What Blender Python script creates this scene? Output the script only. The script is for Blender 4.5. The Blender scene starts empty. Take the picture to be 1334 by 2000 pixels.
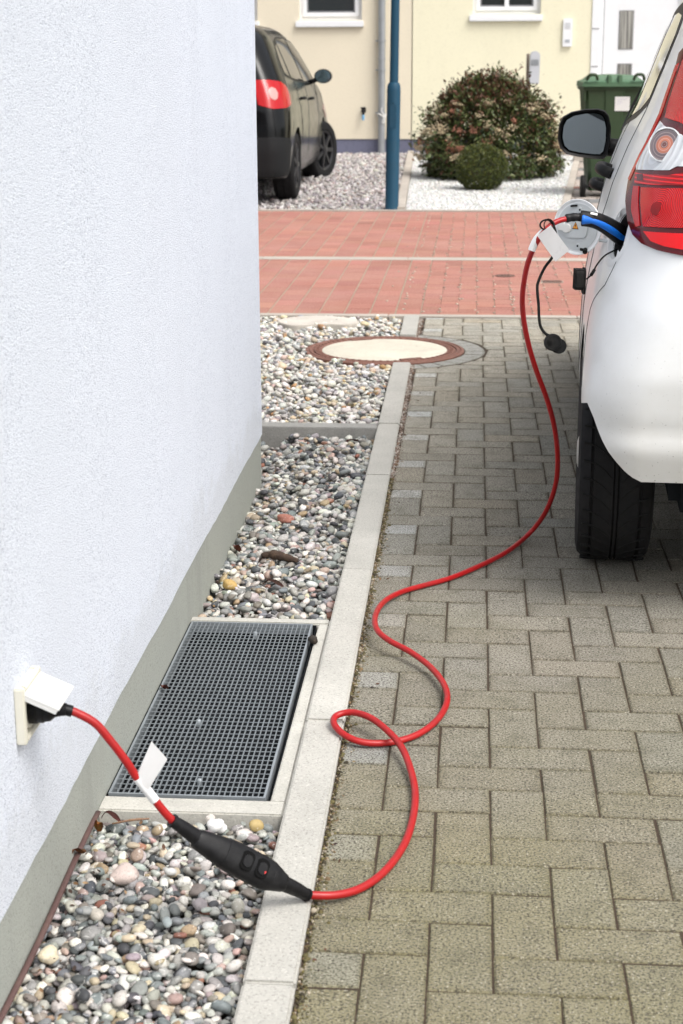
import bpy, bmesh, math, random
import numpy as np
from mathutils import Vector, Matrix
from mathutils.geometry import delaunay_2d_cdt
random.seed(7); rng = np.random.default_rng(11)
SC = bpy.context.scene
C = SC.collection
R = math.radians
PI = math.pi

# ------------------------------------------------------------------ camera
cam = bpy.data.cameras.new('camera'); camo = bpy.data.objects.new('camera', cam); C.objects.link(camo)
yaw, pitch, roll = -8.15553730e-02, 2.74002978e-01, -4.33922512e-03
fw = Vector((math.sin(yaw)*math.cos(pitch), math.cos(yaw)*math.cos(pitch), -math.sin(pitch)))
rt = Vector((math.cos(yaw), -math.sin(yaw), 0)); up = rt.cross(fw)
rt2 = rt*math.cos(roll)+up*math.sin(roll); up2 = -rt*math.sin(roll)+up*math.cos(roll)
camo.matrix_world = Matrix.Translation((-0.04755753, 0, 1.34860556)) @ Matrix((rt2, up2, -fw)).transposed().to_4x4()
cam.sensor_fit = 'VERTICAL'; cam.sensor_height = 36; cam.sensor_width = 24
cam.lens = 3183.75864/2000*36
cam.clip_start = .05; cam.clip_end = 2000
cam.dof.use_dof = True; cam.dof.focus_distance = 3.9; cam.dof.aperture_fstop = 9
SC.camera = camo
SC.render.resolution_x = 683; SC.render.resolution_y = 1024

# ------------------------------------------------------------------ light
SUN_DIR = Vector((0.47, -0.38, 0.92)).normalized()      # towards the sun
world = bpy.data.worlds.new('World'); SC.world = world; world.use_nodes = True
wn = world.node_tree.nodes; wl = world.node_tree.links
bg = wn['Background']; sky = wn.new('ShaderNodeTexSky'); sky.sky_type = 'NISHITA'; sky.sun_disc = False
sky.sun_elevation = math.asin(SUN_DIR.z); sky.sun_rotation = math.atan2(SUN_DIR.x, SUN_DIR.y)
sky.air_density = 1.0; sky.dust_density = 6.0; sky.ozone_density = 1.0
hsv = wn.new('ShaderNodeHueSaturation'); hsv.inputs['Saturation'].default_value = .30
wl.new(sky.outputs[0], hsv.inputs['Color']); wl.new(hsv.outputs[0], bg.inputs['Color'])
bg.inputs['Strength'].default_value = .15
sun = bpy.data.lights.new('sun', 'SUN'); suno = bpy.data.objects.new('sun', sun); C.objects.link(suno)
sun.energy = 1.0; sun.angle = R(28); sun.color = (1, .97, .93)
suno.rotation_euler = SUN_DIR.to_track_quat('Z', 'Y').to_euler()
SC.view_settings.view_transform = 'Standard'; SC.view_settings.look = 'None'
SC.view_settings.exposure = 0.62; SC.view_settings.gamma = 1
SC.cycles.max_bounces = 8

# ------------------------------------------------------------------ helpers
def lin(c):
    c = c/255.0
    return c/12.92 if c <= .04045 else ((c+.055)/1.055)**2.4
def rgb(r, g, b): return (lin(r), lin(g), lin(b))

def thing(name, label, cat, loc=(0,0,0), rotz=0, group=None):
    o = bpy.data.objects.new(name, None); C.objects.link(o); o.empty_display_size = .1
    o.location = loc; o.rotation_euler = (0,0,rotz)
    tag(o, label, cat, group); return o
def tag(o, label, cat, group=None, kind=None):
    if label: o['label'] = label
    if cat: o['category'] = cat
    if group: o['group'] = group
    if kind: o['kind'] = kind
    return o
def struct(o, kind='structure'):
    o['kind'] = kind; return o
def link(name, me, mats, parent=None, smooth=False, auto=None):
    o = bpy.data.objects.new(name, me); C.objects.link(o)
    if not isinstance(mats, (list, tuple)): mats = [mats]
    for m in mats: me.materials.append(m)
    if smooth:
        me.polygons.foreach_set('use_smooth', [True]*len(me.polygons))
        if auto: me.set_sharp_from_angle(angle=R(auto))
    if parent: o.parent = parent
    return o
def obj(name, bm, mats, parent=None, smooth=False, auto=None):
    me = bpy.data.meshes.new(name); bm.to_mesh(me); bm.free()
    return link(name, me, mats, parent, smooth, auto)
def mesh_np(name, V, F, mats, parent=None, smooth=False, col=None, mi=None, auto=None):
    """V (n,3), F (m,k) constant k; col (n,3) point colours"""
    V = np.asarray(V, np.float32); F = np.asarray(F, np.int32); k = F.shape[1]
    me = bpy.data.meshes.new(name)
    me.vertices.add(len(V)); me.vertices.foreach_set('co', V.ravel())
    me.loops.add(F.size); me.loops.foreach_set('vertex_index', F.ravel())
    me.polygons.add(len(F)); me.polygons.foreach_set('loop_start', np.arange(0, F.size, k, dtype=np.int32))
    try: me.polygons.foreach_set('loop_total', np.full(len(F), k, np.int32))
    except Exception: pass
    me.update(calc_edges=True)
    if col is not None:
        a = me.color_attributes.new('Col', 'FLOAT_COLOR', 'POINT')
        cc = np.ones((len(V), 4), np.float32); cc[:, :3] = col; a.data.foreach_set('color', cc.ravel())
    if mi is not None: 
        pass
    return link(name, me, mats, parent, smooth, auto)

def box(bm, x0, x1, y0, y1, z0, z1, bev=0, mi=0):
    b = bmesh.new()
    vs = [b.verts.new(p) for p in ((x0,y0,z0),(x1,y0,z0),(x1,y1,z0),(x0,y1,z0),(x0,y0,z1),(x1,y0,z1),(x1,y1,z1),(x0,y1,z1))]
    for f in ((3,2,1,0),(4,5,6,7),(0,1,5,4),(1,2,6,5),(2,3,7,6),(3,0,4,7)): b.faces.new([vs[i] for i in f])
    if bev: bmesh.ops.bevel(b, geom=b.edges[:], offset=bev, segments=2, affect='EDGES', clamp_overlap=True)
    for f in b.faces: f.material_index = mi
    merge(bm, b)
def merge(bm, b, M=None):
    if M is not None: bmesh.ops.transform(b, matrix=M, verts=b.verts)
    me = bpy.data.meshes.new('tmp'); b.to_mesh(me); b.free(); bm.from_mesh(me); bpy.data.meshes.remove(me)
def boxobj(name, dims, m, parent=None, bev=.003, smooth=False):
    bm = bmesh.new(); box(bm, *dims, bev=bev); return obj(name, bm, m, parent, smooth)
def cr(P, n=8):
    P = [Vector(p) for p in P]; out = []
    Q = [P[0]*2-P[1]]+P+[P[-1]*2-P[-2]]
    for i in range(1, len(Q)-2):
        a, b, c, d = Q[i-1:i+3]
        for k in range(n):
            t = k/n
            out.append(.5*((2*b)+(c-a)*t+(2*a-5*b+4*c-d)*t*t+(3*b-a-3*c+d)*t**3))
    out.append(P[-1]); return out
def tube(bm, P, r, seg=12, flat=1.0, cap=True, upv=None, closed=False):
    """r float or list, flat = ratio of the second axis; parallel transport frame"""
    n = len(P); P = [Vector(p) for p in P]
    rr = r if isinstance(r, (list, tuple)) else [r]*n
    T = []
    for i in range(n):
        if closed: t = P[(i+1) % n]-P[i-1]
        else: t = P[min(i+1, n-1)]-P[max(i-1, 0)]
        T.append(t.normalized())
    u = Vector(upv) if upv else Vector((0,0,1))
    if abs(u.dot(T[0])) > .95: u = Vector((0,1,0))
    rings = []
    for i in range(n):
        u = (u-T[i]*u.dot(T[i])).normalized(); v = T[i].cross(u)
        rings.append([bm.verts.new(P[i]+(u*math.cos(a)*rr[i]+v*math.sin(a)*rr[i]*flat)) for a in [2*PI*k/seg for k in range(seg)]])
    for i in range(n if closed else n-1):
        A = rings[i]; B = rings[(i+1) % n]
        for k in range(seg): bm.faces.new((A[k], A[(k+1) % seg], B[(k+1) % seg], B[k]))
    if cap and not closed:
        bm.faces.new(rings[0][::-1]); bm.faces.new(rings[-1])
def lathe(bm, prof, seg=24, M=None, cap=True):
    """prof list of (r,z)"""
    b = bmesh.new(); rings = []
    for r, z in prof:
        rings.append([b.verts.new((r*math.cos(2*PI*k/seg), r*math.sin(2*PI*k/seg), z)) for k in range(seg)])
    for A, B in zip(rings, rings[1:]):
        for k in range(seg): b.faces.new((A[k], A[(k+1) % seg], B[(k+1) % seg], B[k]))
    if cap: b.faces.new(rings[0][::-1]); b.faces.new(rings[-1])
    merge(bm, b, M)
def frameM(o, x, y, z):
    M = Matrix((x, y, z)).transposed().to_4x4(); M.translation = Vector(o); return M
def axM(o, zdir, xh=(0,0,1)):
    z = Vector(zdir).normalized(); x = Vector(xh); x = (x-z*x.dot(z)).normalized(); y = z.cross(x)
    return frameM(o, x, y, z)
def prism(bm, poly, z0, z1, M=None, bev=0):
    b = bmesh.new()
    A = [b.verts.new((p[0], p[1], z0)) for p in poly]; B = [b.verts.new((p[0], p[1], z1)) for p in poly]
    n = len(poly); b.faces.new(A[::-1]); b.faces.new(B)
    for i in range(n): b.faces.new((A[i], A[(i+1) % n], B[(i+1) % n], B[i]))
    bmesh.ops.recalc_face_normals(b, faces=b.faces)
    if bev: bmesh.ops.bevel(b, geom=b.edges[:], offset=bev, segments=2, affect='EDGES', clamp_overlap=True)
    merge(bm, b, M)
def rrect(w, h, r, n=5):
    out = []
    for cx, cy, a0 in ((w/2-r, h/2-r, 0), (-w/2+r, h/2-r, 90), (-w/2+r, -h/2+r, 180), (w/2-r, -h/2+r, 270)):
        for k in range(n+1):
            a = R(a0+90*k/n); out.append((cx+r*math.cos(a), cy+r*math.sin(a)))
    return out

# ------------------------------------------------------------------ materials
def mat(name, col=(.5,.5,.5), rough=.6, metal=0, spec=.5, coat=0, vcol=False):
    m = bpy.data.materials.new(name); m.use_nodes = True
    b = m.node_tree.nodes['Principled BSDF']
    b.inputs['Base Color'].default_value = (*col, 1); b.inputs['Roughness'].default_value = rough
    b.inputs['Metallic'].default_value = metal; b.inputs['Specular IOR Level'].default_value = spec
    b.inputs['Coat Weight'].default_value = coat
    if coat: b.inputs['Coat Roughness'].default_value = .04
    return m
class N:
    """small node helper"""
    def __init__(s, m): s.t = m.node_tree; s.n = s.t.nodes; s.l = s.t.links; s.b = s.n['Principled BSDF']
    def new(s, ty, **kw):
        x = s.n.new(ty)
        for k, v in kw.items(): setattr(x, k, v)
        return x
    def co(s, kind='Object'):
        if not hasattr(s, '_tc'): s._tc = s.new('ShaderNodeTexCoord')
        return s._tc.outputs[kind]
    def noise(s, scale, detail=4, rough=.55, vec=None, dist=0):
        x = s.new('ShaderNodeTexNoise'); x.inputs['Scale'].default_value = scale; x.inputs['Detail'].default_value = detail
        x.inputs['Roughness'].default_value = rough; x.inputs['Distortion'].default_value = dist
        s.l.new(vec or s.co(), x.inputs['Vector']); return x.outputs['Fac']
    def vor(s, scale, feature='F1', out='Distance', vec=None):
        x = s.new('ShaderNodeTexVoronoi'); x.feature = feature; x.inputs['Scale'].default_value = scale
        s.l.new(vec or s.co(), x.inputs['Vector']); return x.outputs[out]
    def ramp(s, fac, stops, interp='LINEAR'):
        x = s.new('ShaderNodeValToRGB'); x.color_ramp.interpolation = interp
        e = x.color_ramp.elements
        while len(e) < len(stops): e.new(.5)
        for el, (p, c) in zip(e, stops):
            el.position = p; el.color = (*c, 1) if isinstance(c, (tuple, list)) else (c, c, c, 1)
        s.l.new(fac, x.inputs[0]); return x.outputs[0]
    def mix(s, a, b, fac, mode='MIX'):
        x = s.new('ShaderNodeMix'); x.data_type = 'RGBA'; x.blend_type = mode; x.clamp_factor = True
        for sock, v in ((x.inputs[6], a), (x.inputs[7], b)):
            if isinstance(v, (tuple, list)): sock.default_value = (*v, 1)
            else: s.l.new(v, sock)
        if isinstance(fac, (int, float)): x.inputs[0].default_value = fac
        else: s.l.new(fac, x.inputs[0])
        return x.outputs[2]
    def math(s, op, a, b=0):
        x = s.new('ShaderNodeMath', operation=op)
        for i, v in enumerate((a, b)):
            if isinstance(v, (int, float)): x.inputs[i].default_value = v
            else: s.l.new(v, x.inputs[i])
        return x.outputs[0]
    def attr(s, name='Col'):
        x = s.new('ShaderNodeAttribute'); x.attribute_name = name; return x.outputs['Color']
    def sep(s, vec=None):
        x = s.new('ShaderNodeSeparateXYZ'); s.l.new(vec or s.co(), x.inputs[0]); return x.outputs
    def mapping(s, scale=(1,1,1), rot=(0,0,0), loc=(0,0,0)):
        x = s.new('ShaderNodeMapping'); x.inputs['Scale'].default_value = scale; x.inputs['Rotation'].default_value = rot
        x.inputs['Location'].default_value = loc
        s.l.new(s.co(), x.inputs['Vector']); return x.outputs[0]
    def color(s, c): s.l.new(c, s.b.inputs['Base Color'])
    def rough(s, c): s.l.new(c, s.b.inputs['Roughness'])
    def bump(s, h, strength=.5, dist=.002, prev=None):
        x = s.new('ShaderNodeBump'); x.inputs['Strength'].default_value = strength; x.inputs['Distance'].default_value = dist
        s.l.new(h, x.inputs['Height'])
        if prev is not None: s.l.new(prev, x.inputs['Normal'])
        s.l.new(x.outputs[0], s.b.inputs['Normal']); return x.outputs[0]

def m_paver():
    m = mat('paver_concrete', rough=.9, spec=.3); n = N(m)
    y = n.sep()[1]
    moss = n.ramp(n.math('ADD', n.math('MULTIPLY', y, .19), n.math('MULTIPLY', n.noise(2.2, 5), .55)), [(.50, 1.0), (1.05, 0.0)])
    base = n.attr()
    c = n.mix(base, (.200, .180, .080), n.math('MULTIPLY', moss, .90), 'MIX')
    blot = n.noise(14, 6, .7)
    c = n.mix(c, (.085, .08, .05), n.ramp(blot, [(.48, 0), (.76, .6)]))
    sp = n.noise(230, 3, .65)
    c = n.mix(c, (.045, .04, .03), n.ramp(sp, [(.40, .9), (.52, 0)]))
    sp2 = n.noise(210, 3, .65, vec=n.mapping(loc=(3,7,2)))
    c = n.mix(c, (.62, .58, .48), n.ramp(sp2, [(.57, 0), (.70, .5)]))
    n.color(c)
    h = n.mix(sp, n.noise(120, 3), .4)
    n.bump(h, .8, .003); return m
def m_red():
    m = mat('red_paver', rough=.85, spec=.3); n = N(m)
    c = n.attr()
    c = n.mix(c, (.43, .24, .20), n.ramp(n.noise(1.3, 5, .7), [(.40, 0), (.70, .6)]))
    c = n.mix(c, (.22, .07, .05), n.ramp(n.noise(150, 3), [(.32, .6), (.50, 0)]))
    c = n.mix(c, (.62, .42, .36), n.ramp(n.noise(110, 3, vec=n.mapping(loc=(3,7,2))), [(.55, 0), (.72, .6)]))
    n.color(c); n.bump(n.noise(150, 3), .5, .002); return m
def m_conc(name, col, speck=.5, scale=1.0, stain=.3, bump=.6):
    m = mat(name, col, .9, spec=.3); n = N(m)
    c = n.mix(col, tuple(v*.62 for v in col), n.ramp(n.noise(5*scale, 6, .7), [(.42, 0), (.72, stain)]))
    c = n.mix(c, tuple(min(1, v*1.35) for v in col), n.ramp(n.noise(2.1*scale, 5), [(.5, 0), (.75, .6)]))
    sp = n.noise(210, 3, .65)
    c = n.mix(c, tuple(v*.3 for v in col), n.ramp(sp, [(.34, speck), (.47, 0)]))
    c = n.mix(c, tuple(min(.85, v*1.5) for v in col), n.ramp(n.noise(190, 2, .6, vec=n.mapping(loc=(5,1,3))), [(.58, 0), (.70, speck)]))
    n.color(c); n.bump(n.mix(sp, n.noise(90, 4), .4), bump, .002); return m
def m_stucco(name, col, dark, scale=140, bump=1.0, dist=.004, lo=.0, streak=.15, splash=None):
    m = mat(name, col, .92, spec=.2); n = N(m)
    v = n.noise(scale, 4, .65)
    c = n.mix(dark, col, n.ramp(v, [(.34, lo), (.47, 1)]))
    c = n.mix(c, tuple(x*.90 for x in col), n.ramp(n.noise(1.1, 5), [(.45, 0), (.75, .35)]))
    st = n.noise(5, 5, .7, vec=n.mapping(scale=(1,1,.22)))
    c = n.mix(c, tuple(x*.72 for x in col), n.ramp(st, [(.52, 0), (.80, streak)]))
    c = n.mix(c, tuple(x*1.18 for x in col), n.ramp(n.noise(3.1, 6, .7), [(.55, 0), (.75, streak*.7)]))
    if splash:
        h = n.math('ADD', n.sep()[2], n.math('MULTIPLY', n.noise(9, 6, .75), -.42))
        c = n.mix(c, tuple(x*.62 for x in splash), n.ramp(h, [(-.06, .16), (.07, 0)]))
        c = n.mix(c, (.25,.25,.24), n.ramp(n.vor(26), [(.02, .25), (.04, 0)]))
    n.color(c); n.bump(v, bump, dist); return m
def m_stone(name='pebble'):
    m = mat(name, rough=.55, spec=.4); n = N(m)
    base = n.attr()
    c = n.mix(base, (.78,.77,.74), n.ramp(n.noise(60, 4, .6, dist=1.2), [(.60, 0), (.66, .5)]))
    c = n.mix(c, (.06,.055,.05), n.ramp(n.noise(230, 4, .7), [(.33, .45), (.47, 0)]))
    n.color(c); n.rough(n.ramp(n.noise(25, 2), [(.3, .42), (.7, .75)])); n.bump(n.noise(180, 4), .35, .001); return m
def m_vcol(name, rough=.6, spec=.4, var=.25, scale=60, trans=0):
    m = mat(name, rough=rough, spec=spec); n = N(m)
    base = n.attr()
    c = n.mix(base, (.02,.02,.015), n.ramp(n.noise(scale, 3), [(.35, var), (.6, 0)]))
    n.color(c)
    if trans: n.b.inputs['Transmission Weight'].default_value = 0; n.b.inputs['Subsurface Weight'].default_value = 0
    return m
def m_grime(name, col, rough=.35, dirt=(.2,.17,.12), amt=.25, scale=6, metal=0, coat=0, spec=.5, bump=0):
    if max(col) < .02: spec = .22
    m = mat(name, col, rough, metal, spec, coat); n = N(m)
    n.color(n.mix(col, dirt, n.ramp(n.noise(scale, 6, .7), [(.48, 0), (.78, amt)])))
    n.rough(n.ramp(n.noise(scale*2.3, 5), [(.3, max(rough-.06, .02)), (.7, min(rough+.15, 1))]))
    if bump: n.bump(n.noise(200, 3), bump, .001)
    return m

M_paver = m_paver(); M_red = m_red()
M_kerb = m_conc('kerb_concrete', rgb(176,174,167), .45, stain=.35)
M_frame = m_conc('frame_concrete', rgb(182,180,172), .35, 2, .5)
M_divider = m_conc('divider_concrete', rgb(150,149,145), .4, 2, .5)
M_gutter = m_conc('gutter_concrete', rgb(176,168,158), .3)
M_stucco = m_stucco('white_stucco', (.80,.845,.93), (.32,.36,.45), 290, 1.0, .0035, splash=(.62,.62,.55))
M_plinth = m_stucco('grey_green_render', (.36,.375,.34), (.22,.235,.20), 230, .7, .002, .2, .75)
M_stone = m_stone()
M_soil = m_conc('soil', (.075,.06,.045), .6, 3, .6)
M_sand = m_conc('joint_sand', (.055,.039,.026), .6, 8, .7)
M_sandl = m_conc('joint_sand_light', (.36,.29,.22), .6, 8, .7)
M_cable = m_grime('red_rubber', rgb(165,18,20), .38, (.10,.02,.02), .35, 25)
M_black = m_grime('black_plastic', (.007,.007,.008), .42, (.04,.04,.04), .4, 30, bump=.2)
M_rubber = m_grime('black_rubber', (.006,.006,.006), .62, (.05,.045,.04), .5, 12, bump=.3)
M_blue = m_grime('blue_grip', rgb(15,110,215), .45, (.02,.1,.3), .2, 30)
M_white = m_grime('white_plastic', (.70,.70,.68), .4, (.5,.46,.36), .25, 8)
M_cream = m_grime('cream_plastic', (.68,.66,.57), .35, (.5,.45,.33), .2, 10)
M_label = m_grime('label_film', (.78,.78,.78), .3, (.55,.55,.55), .3, 20)
M_galv = m_grime('galvanised_steel', (.30,.33,.35), .5, (.16,.17,.18), .6, 18, metal=.4)
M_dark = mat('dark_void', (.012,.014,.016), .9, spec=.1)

def XC(y): return -.294-.0058*(y-2.05)          # right edge of the kerb
def XW(y): return XC(y)-.428                      # plinth face of the white house

# ------------------------------------------------------------------ ground
def sheet(name, x0, x1, y0, y1, z, m):
    bm = bmesh.new(); vs = [bm.verts.new(p) for p in ((x0,y0,z),(x1,y0,z),(x1,y1,z),(x0,y1,z))]; bm.faces.new(vs)
    return obj(name, bm, m)
M_ground = m_conc('ground_soil', (.13,.12,.09), .5, .5, .5)
struct(sheet('ground', -400, 400, -400, 400, -.16, M_ground))

def clip(poly, nx, ny, d):
    """keep nx*x+ny*y <= d"""
    out = []
    for i in range(len(poly)):
        p, q = poly[i], poly[(i+1) % len(poly)]
        a = nx*p[0]+ny*p[1]-d; b = nx*q[0]+ny*q[1]-d
        if a <= 0: out.append(p)
        if (a < 0) != (b < 0) and abs(a-b) > 1e-12:
            t = a/(a-b); out.append((p[0]+(q[0]-p[0])*t, p[1]+(q[1]-p[1])*t))
    return out
def area(p): return .5*sum(p[i][0]*p[(i+1) % len(p)][1]-p[(i+1) % len(p)][0]*p[i][1] for i in range(len(p)))
def inset(poly, d):
    n = len(poly); out = poly
    for i in range(n):
        p, q = poly[i], poly[(i+1) % n]
        ex, ey = q[0]-p[0], q[1]-p[1]; L = math.hypot(ex, ey)
        if L < 1e-6: continue
        nx, ny = ey/L, -ex/L
        out = clip(out, nx, ny, nx*p[0]+ny*p[1]-d)
        if len(out) < 3: return []
    return out
def clean(p):
    o = []
    for q in p:
        if not o or math.hypot(q[0]-o[-1][0], q[1]-o[-1][1]) > .0012: o.append(q)
    if len(o) > 1 and math.hypot(o[0][0]-o[-1][0], o[0][1]-o[-1][1]) < .0012: o.pop()
    return o
class Pavers:
    def __init__(s): s.bm = bmesh.new(); s.cl = s.bm.verts.layers.float_color.new('Col')
    def add(s, poly, col, gap=.0012, bev=.0028, z=0, h=.03, tilt=.0012, edge=.52):
        if area(poly) < 0: poly = poly[::-1]
        p0 = clean(inset(poly, gap))
        if len(p0) < 3 or abs(area(p0)) < 4e-4: return
        p0 = [(x+random.gauss(0,.0006), y+random.gauss(0,.0006)) for x, y in p0]
        cx = sum(p[0] for p in p0)/len(p0); cy = sum(p[1] for p in p0)/len(p0)
        tx, ty, dz = random.gauss(0,tilt*.5)/.1, random.gauss(0,tilt*.5)/.1, random.gauss(0,tilt*.35)
        f = lambda x, y, zz: zz+z+dz+tx*(x-cx)+ty*(y-cy)
        k = 1-bev/.05
        size = math.sqrt(abs(area(p0))); k = max(.6, 1-2*bev/size)
        A = [s.bm.verts.new((x, y, f(x, y, -h))) for x, y in p0]
        B = [s.bm.verts.new((x, y, f(x, y, -bev))) for x, y in p0]
        T = [s.bm.verts.new((cx+(x-cx)*k, cy+(y-cy)*k, f(cx+(x-cx)*k, cy+(y-cy)*k, 0))) for x, y in p0]
        for v in A+B: v[s.cl] = (col[0]*edge, col[1]*edge*.94, col[2]*edge*.85, 1)
        e2 = .5+.5*edge; k2 = max(.4, k-.14*random.uniform(.7,1.3)*(edge < .54))
        for v in T: v[s.cl] = (col[0]*e2, col[1]*e2*.98, col[2]*e2*.94, 1)
        T2 = [s.bm.verts.new((cx+(x-cx)*k2, cy+(y-cy)*k2, f(cx+(x-cx)*k2, cy+(y-cy)*k2, 0))) for x, y in p0]
        for v in T2: v[s.cl] = (*col, 1)
        n = len(p0)
        for i in range(n):
            j = (i+1) % n
            s.bm.faces.new((A[i], A[j], B[j], B[i])); s.bm.faces.new((B[i], B[j], T[j], T[i])); s.bm.faces.new((T[i], T[j], T2[j], T2[i]))
        s.bm.faces.new(T2)
    def slab(s, x0, x1, y0, y1, z0, z1, mi=1):
        b = bmesh.new(); box(b, x0, x1, y0, y1, z0, z1, mi=mi)
        for f in b.faces: f.material_index = mi
        merge(s.bm, b)
MH = (-.462, 7.60, .375)                           # manhole centre, outer ring radius

def driveway():
    P = Pavers(); W = .1; Ya = 2.25560656
    Y0, Y1, X1 = -1.0, 8.60, 3.3
    def one(x0, x1, y0, y1, col):
        poly = [(x0,y0),(x1,y0),(x1,y1),(x0,y1)]
        # left edge follows the kerb
        xa, xb = XC(y0)+.006, XC(y1)+.006
        nx, ny = -(y1-y0), -(xa-xb)
        L = math.hypot(y1-y0, xb-xa); nx, ny = -(y1-y0)/L, (xb-xa)/L
        poly = clip(poly, nx, ny, nx*xa+ny*y0)
        poly = clip(poly, 0, 1, Y1) if len(poly) > 2 else poly
        if len(poly) < 3: return
        cx = sum(p[0] for p in poly)/len(poly); cy = sum(p[1] for p in poly)/len(poly)
        d = math.hypot(cx-MH[0], cy-MH[1]); Rr = MH[2]+.105
        if d < Rr+.16:
            ux, uy = (cx-MH[0])/d, (cy-MH[1])/d
            poly = clip(poly, -ux, -uy, -(ux*MH[0]+uy*MH[1]+Rr))
            if len(poly) < 3: return
        k = 1+.80*min(1, max(0, (cy-4.4)/3.2))  # farther stones painted lighter, grazing glare put into their colour
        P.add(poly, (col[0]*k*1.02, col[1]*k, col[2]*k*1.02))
    def pc(light=False):
        v = random.gauss(1, .05); b = (.232,.222,.182) if not light else (.31,.315,.29)
        w = random.gauss(0, .004)
        return (max(.05, (b[0]+w)*v), b[1]*v, max(.05, (b[2]-w)*v))
    for i in range(-3, int(X1/W)):
        for k in range(-10, 30):
            j = i+4*k
            y0 = Ya+j*W
            if y0 > Y1 or y0 < Y0: continue
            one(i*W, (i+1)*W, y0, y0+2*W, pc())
    for i in range(-4, int(X1/W)):
        for k in range(-10, 30):
            j = i-1+4*k; y0 = Ya+j*W
            if y0 > Y1 or y0 < Y0: continue
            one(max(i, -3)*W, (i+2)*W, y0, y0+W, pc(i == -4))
    # ring of small cut stones round the manhole
    n = 34
    for k in range(n):
        a0, a1 = 2*PI*k/n, 2*PI*(k+1)/n
        am = (a0+a1)/2
        if MH[0]+.45*math.cos(am) < XC(7.6)+.02: continue
        r0, r1 = MH[2]+.003, MH[2]+.10
        P.add([(MH[0]+r*math.cos(a), MH[1]+r*math.sin(a)) for r, a in ((r0,a0),(r1,a0),(r1,a1),(r0,a1))], (.36,.36,.335))
    P.slab(XC(5)+.0, X1+.05, Y0, Y1, -.10, -.0026)
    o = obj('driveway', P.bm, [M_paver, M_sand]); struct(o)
    # moss and grit lying in the gap along the kerb
    n = 5200; V0, F0 = ico(1)
    y = rng.uniform(1.6, 8.55, n); x = np.array([XC(v) for v in y])+np.abs(rng.normal(0, .010, n))+.001
    sc = rng.uniform(.0012, .0035, n); sc[rng.random(n) < .06] *= 2.0
    keep = np.hypot(x-MH[0], y-MH[1]) > MH[2]+.01
    pal = np.array([(.09,.075,.03),(.14,.12,.05),(.16,.11,.06),(.30,.26,.20),(.06,.05,.03)])
    col = pal[rng.integers(0, len(pal), n)]*rng.uniform(.7, 1.3, (n,1))
    far = y > 5.2
    col[far] = np.array([(.35,.30,.26),(.22,.14,.10),(.12,.08,.06),(.5,.47,.42)])[rng.integers(0,4,far.sum())]
    o = scatter('joint_grit', V0, F0, np.column_stack([x, y, np.full(n, -.001)])[keep], sc[keep], col[keep], M_chip)
    tag(o, None, None, kind='stuff'); o['label'] = 'moss and fine grit caught in the joint along the kerb'; o['category'] = 'grit'

def ico(sub):
    b = bmesh.new(); bmesh.ops.create_icosphere(b, subdivisions=sub, radius=1)
    V = np.array([v.co[:] for v in b.verts]); F = np.array([[v.index for v in f.verts] for f in b.faces]); b.free(); return V, F
def rand_rot(n, tilt=None):
    """(n,3,3); tilt None = fully random, else yaw with gaussian tilt"""
    a = rng.uniform(0, 2*PI, n)
    if tilt is None:
        q = rng.normal(size=(n,4)); q /= np.linalg.norm(q, axis=1)[:,None]
        w, x, y, z = q.T
        return np.stack([1-2*(y*y+z*z), 2*(x*y-z*w), 2*(x*z+y*w), 2*(x*y+z*w), 1-2*(x*x+z*z), 2*(y*z-x*w), 2*(x*z-y*w), 2*(y*z+x*w), 1-2*(x*x+y*y)], 1).reshape(n,3,3)
    tx, ty = rng.normal(0, tilt, n), rng.normal(0, tilt, n)
    def rx(t): c,s = np.cos(t),np.sin(t); o=np.zeros((n,3,3)); o[:,0,0]=1;o[:,1,1]=c;o[:,1,2]=-s;o[:,2,1]=s;o[:,2,2]=c; return o
    def ry(t): c,s = np.cos(t),np.sin(t); o=np.zeros((n,3,3)); o[:,1,1]=1;o[:,0,0]=c;o[:,0,2]=s;o[:,2,0]=-s;o[:,2,2]=c; return o
    def rz(t): c,s = np.cos(t),np.sin(t); o=np.zeros((n,3,3)); o[:,2,2]=1;o[:,0,0]=c;o[:,0,1]=-s;o[:,1,0]=s;o[:,1,1]=c; return o
    return rx(tx)@ry(ty)@rz(a)
def scatter(name, V0, F0, pos, scale, col, m, rot=None, parent=None, smooth=True, lump=0.0):
    n = len(pos); scale = np.asarray(scale, float)
    if scale.ndim == 1: scale = np.repeat(scale[:,None], 3, 1)
    if rot is None: rot = rand_rot(n)
    L = np.repeat(V0[None], n, 0)
    if lump:
        for k in range(3):
            d = rng.normal(size=(n,1,3)); ph = rng.uniform(0, 6.28, (n,1))
            L = L*(1+lump*(1 if k < 2 else .6)*np.sin((L*d*(1.5 if k < 2 else 3.0)).sum(-1)+ph))[...,None]
    L = L*scale[:,None,:]
    V = np.einsum('nij,nkj->nki', rot, L)+pos[:,None,:]
    F = (F0[None]+(np.arange(n)*len(V0))[:,None,None]).reshape(-1, F0.shape[1])
    return mesh_np(name, V.reshape(-1,3), F, m, parent, smooth, np.repeat(col, len(V0), 0))
M_chip = m_vcol('chips', .8, .3)

driveway()

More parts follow.
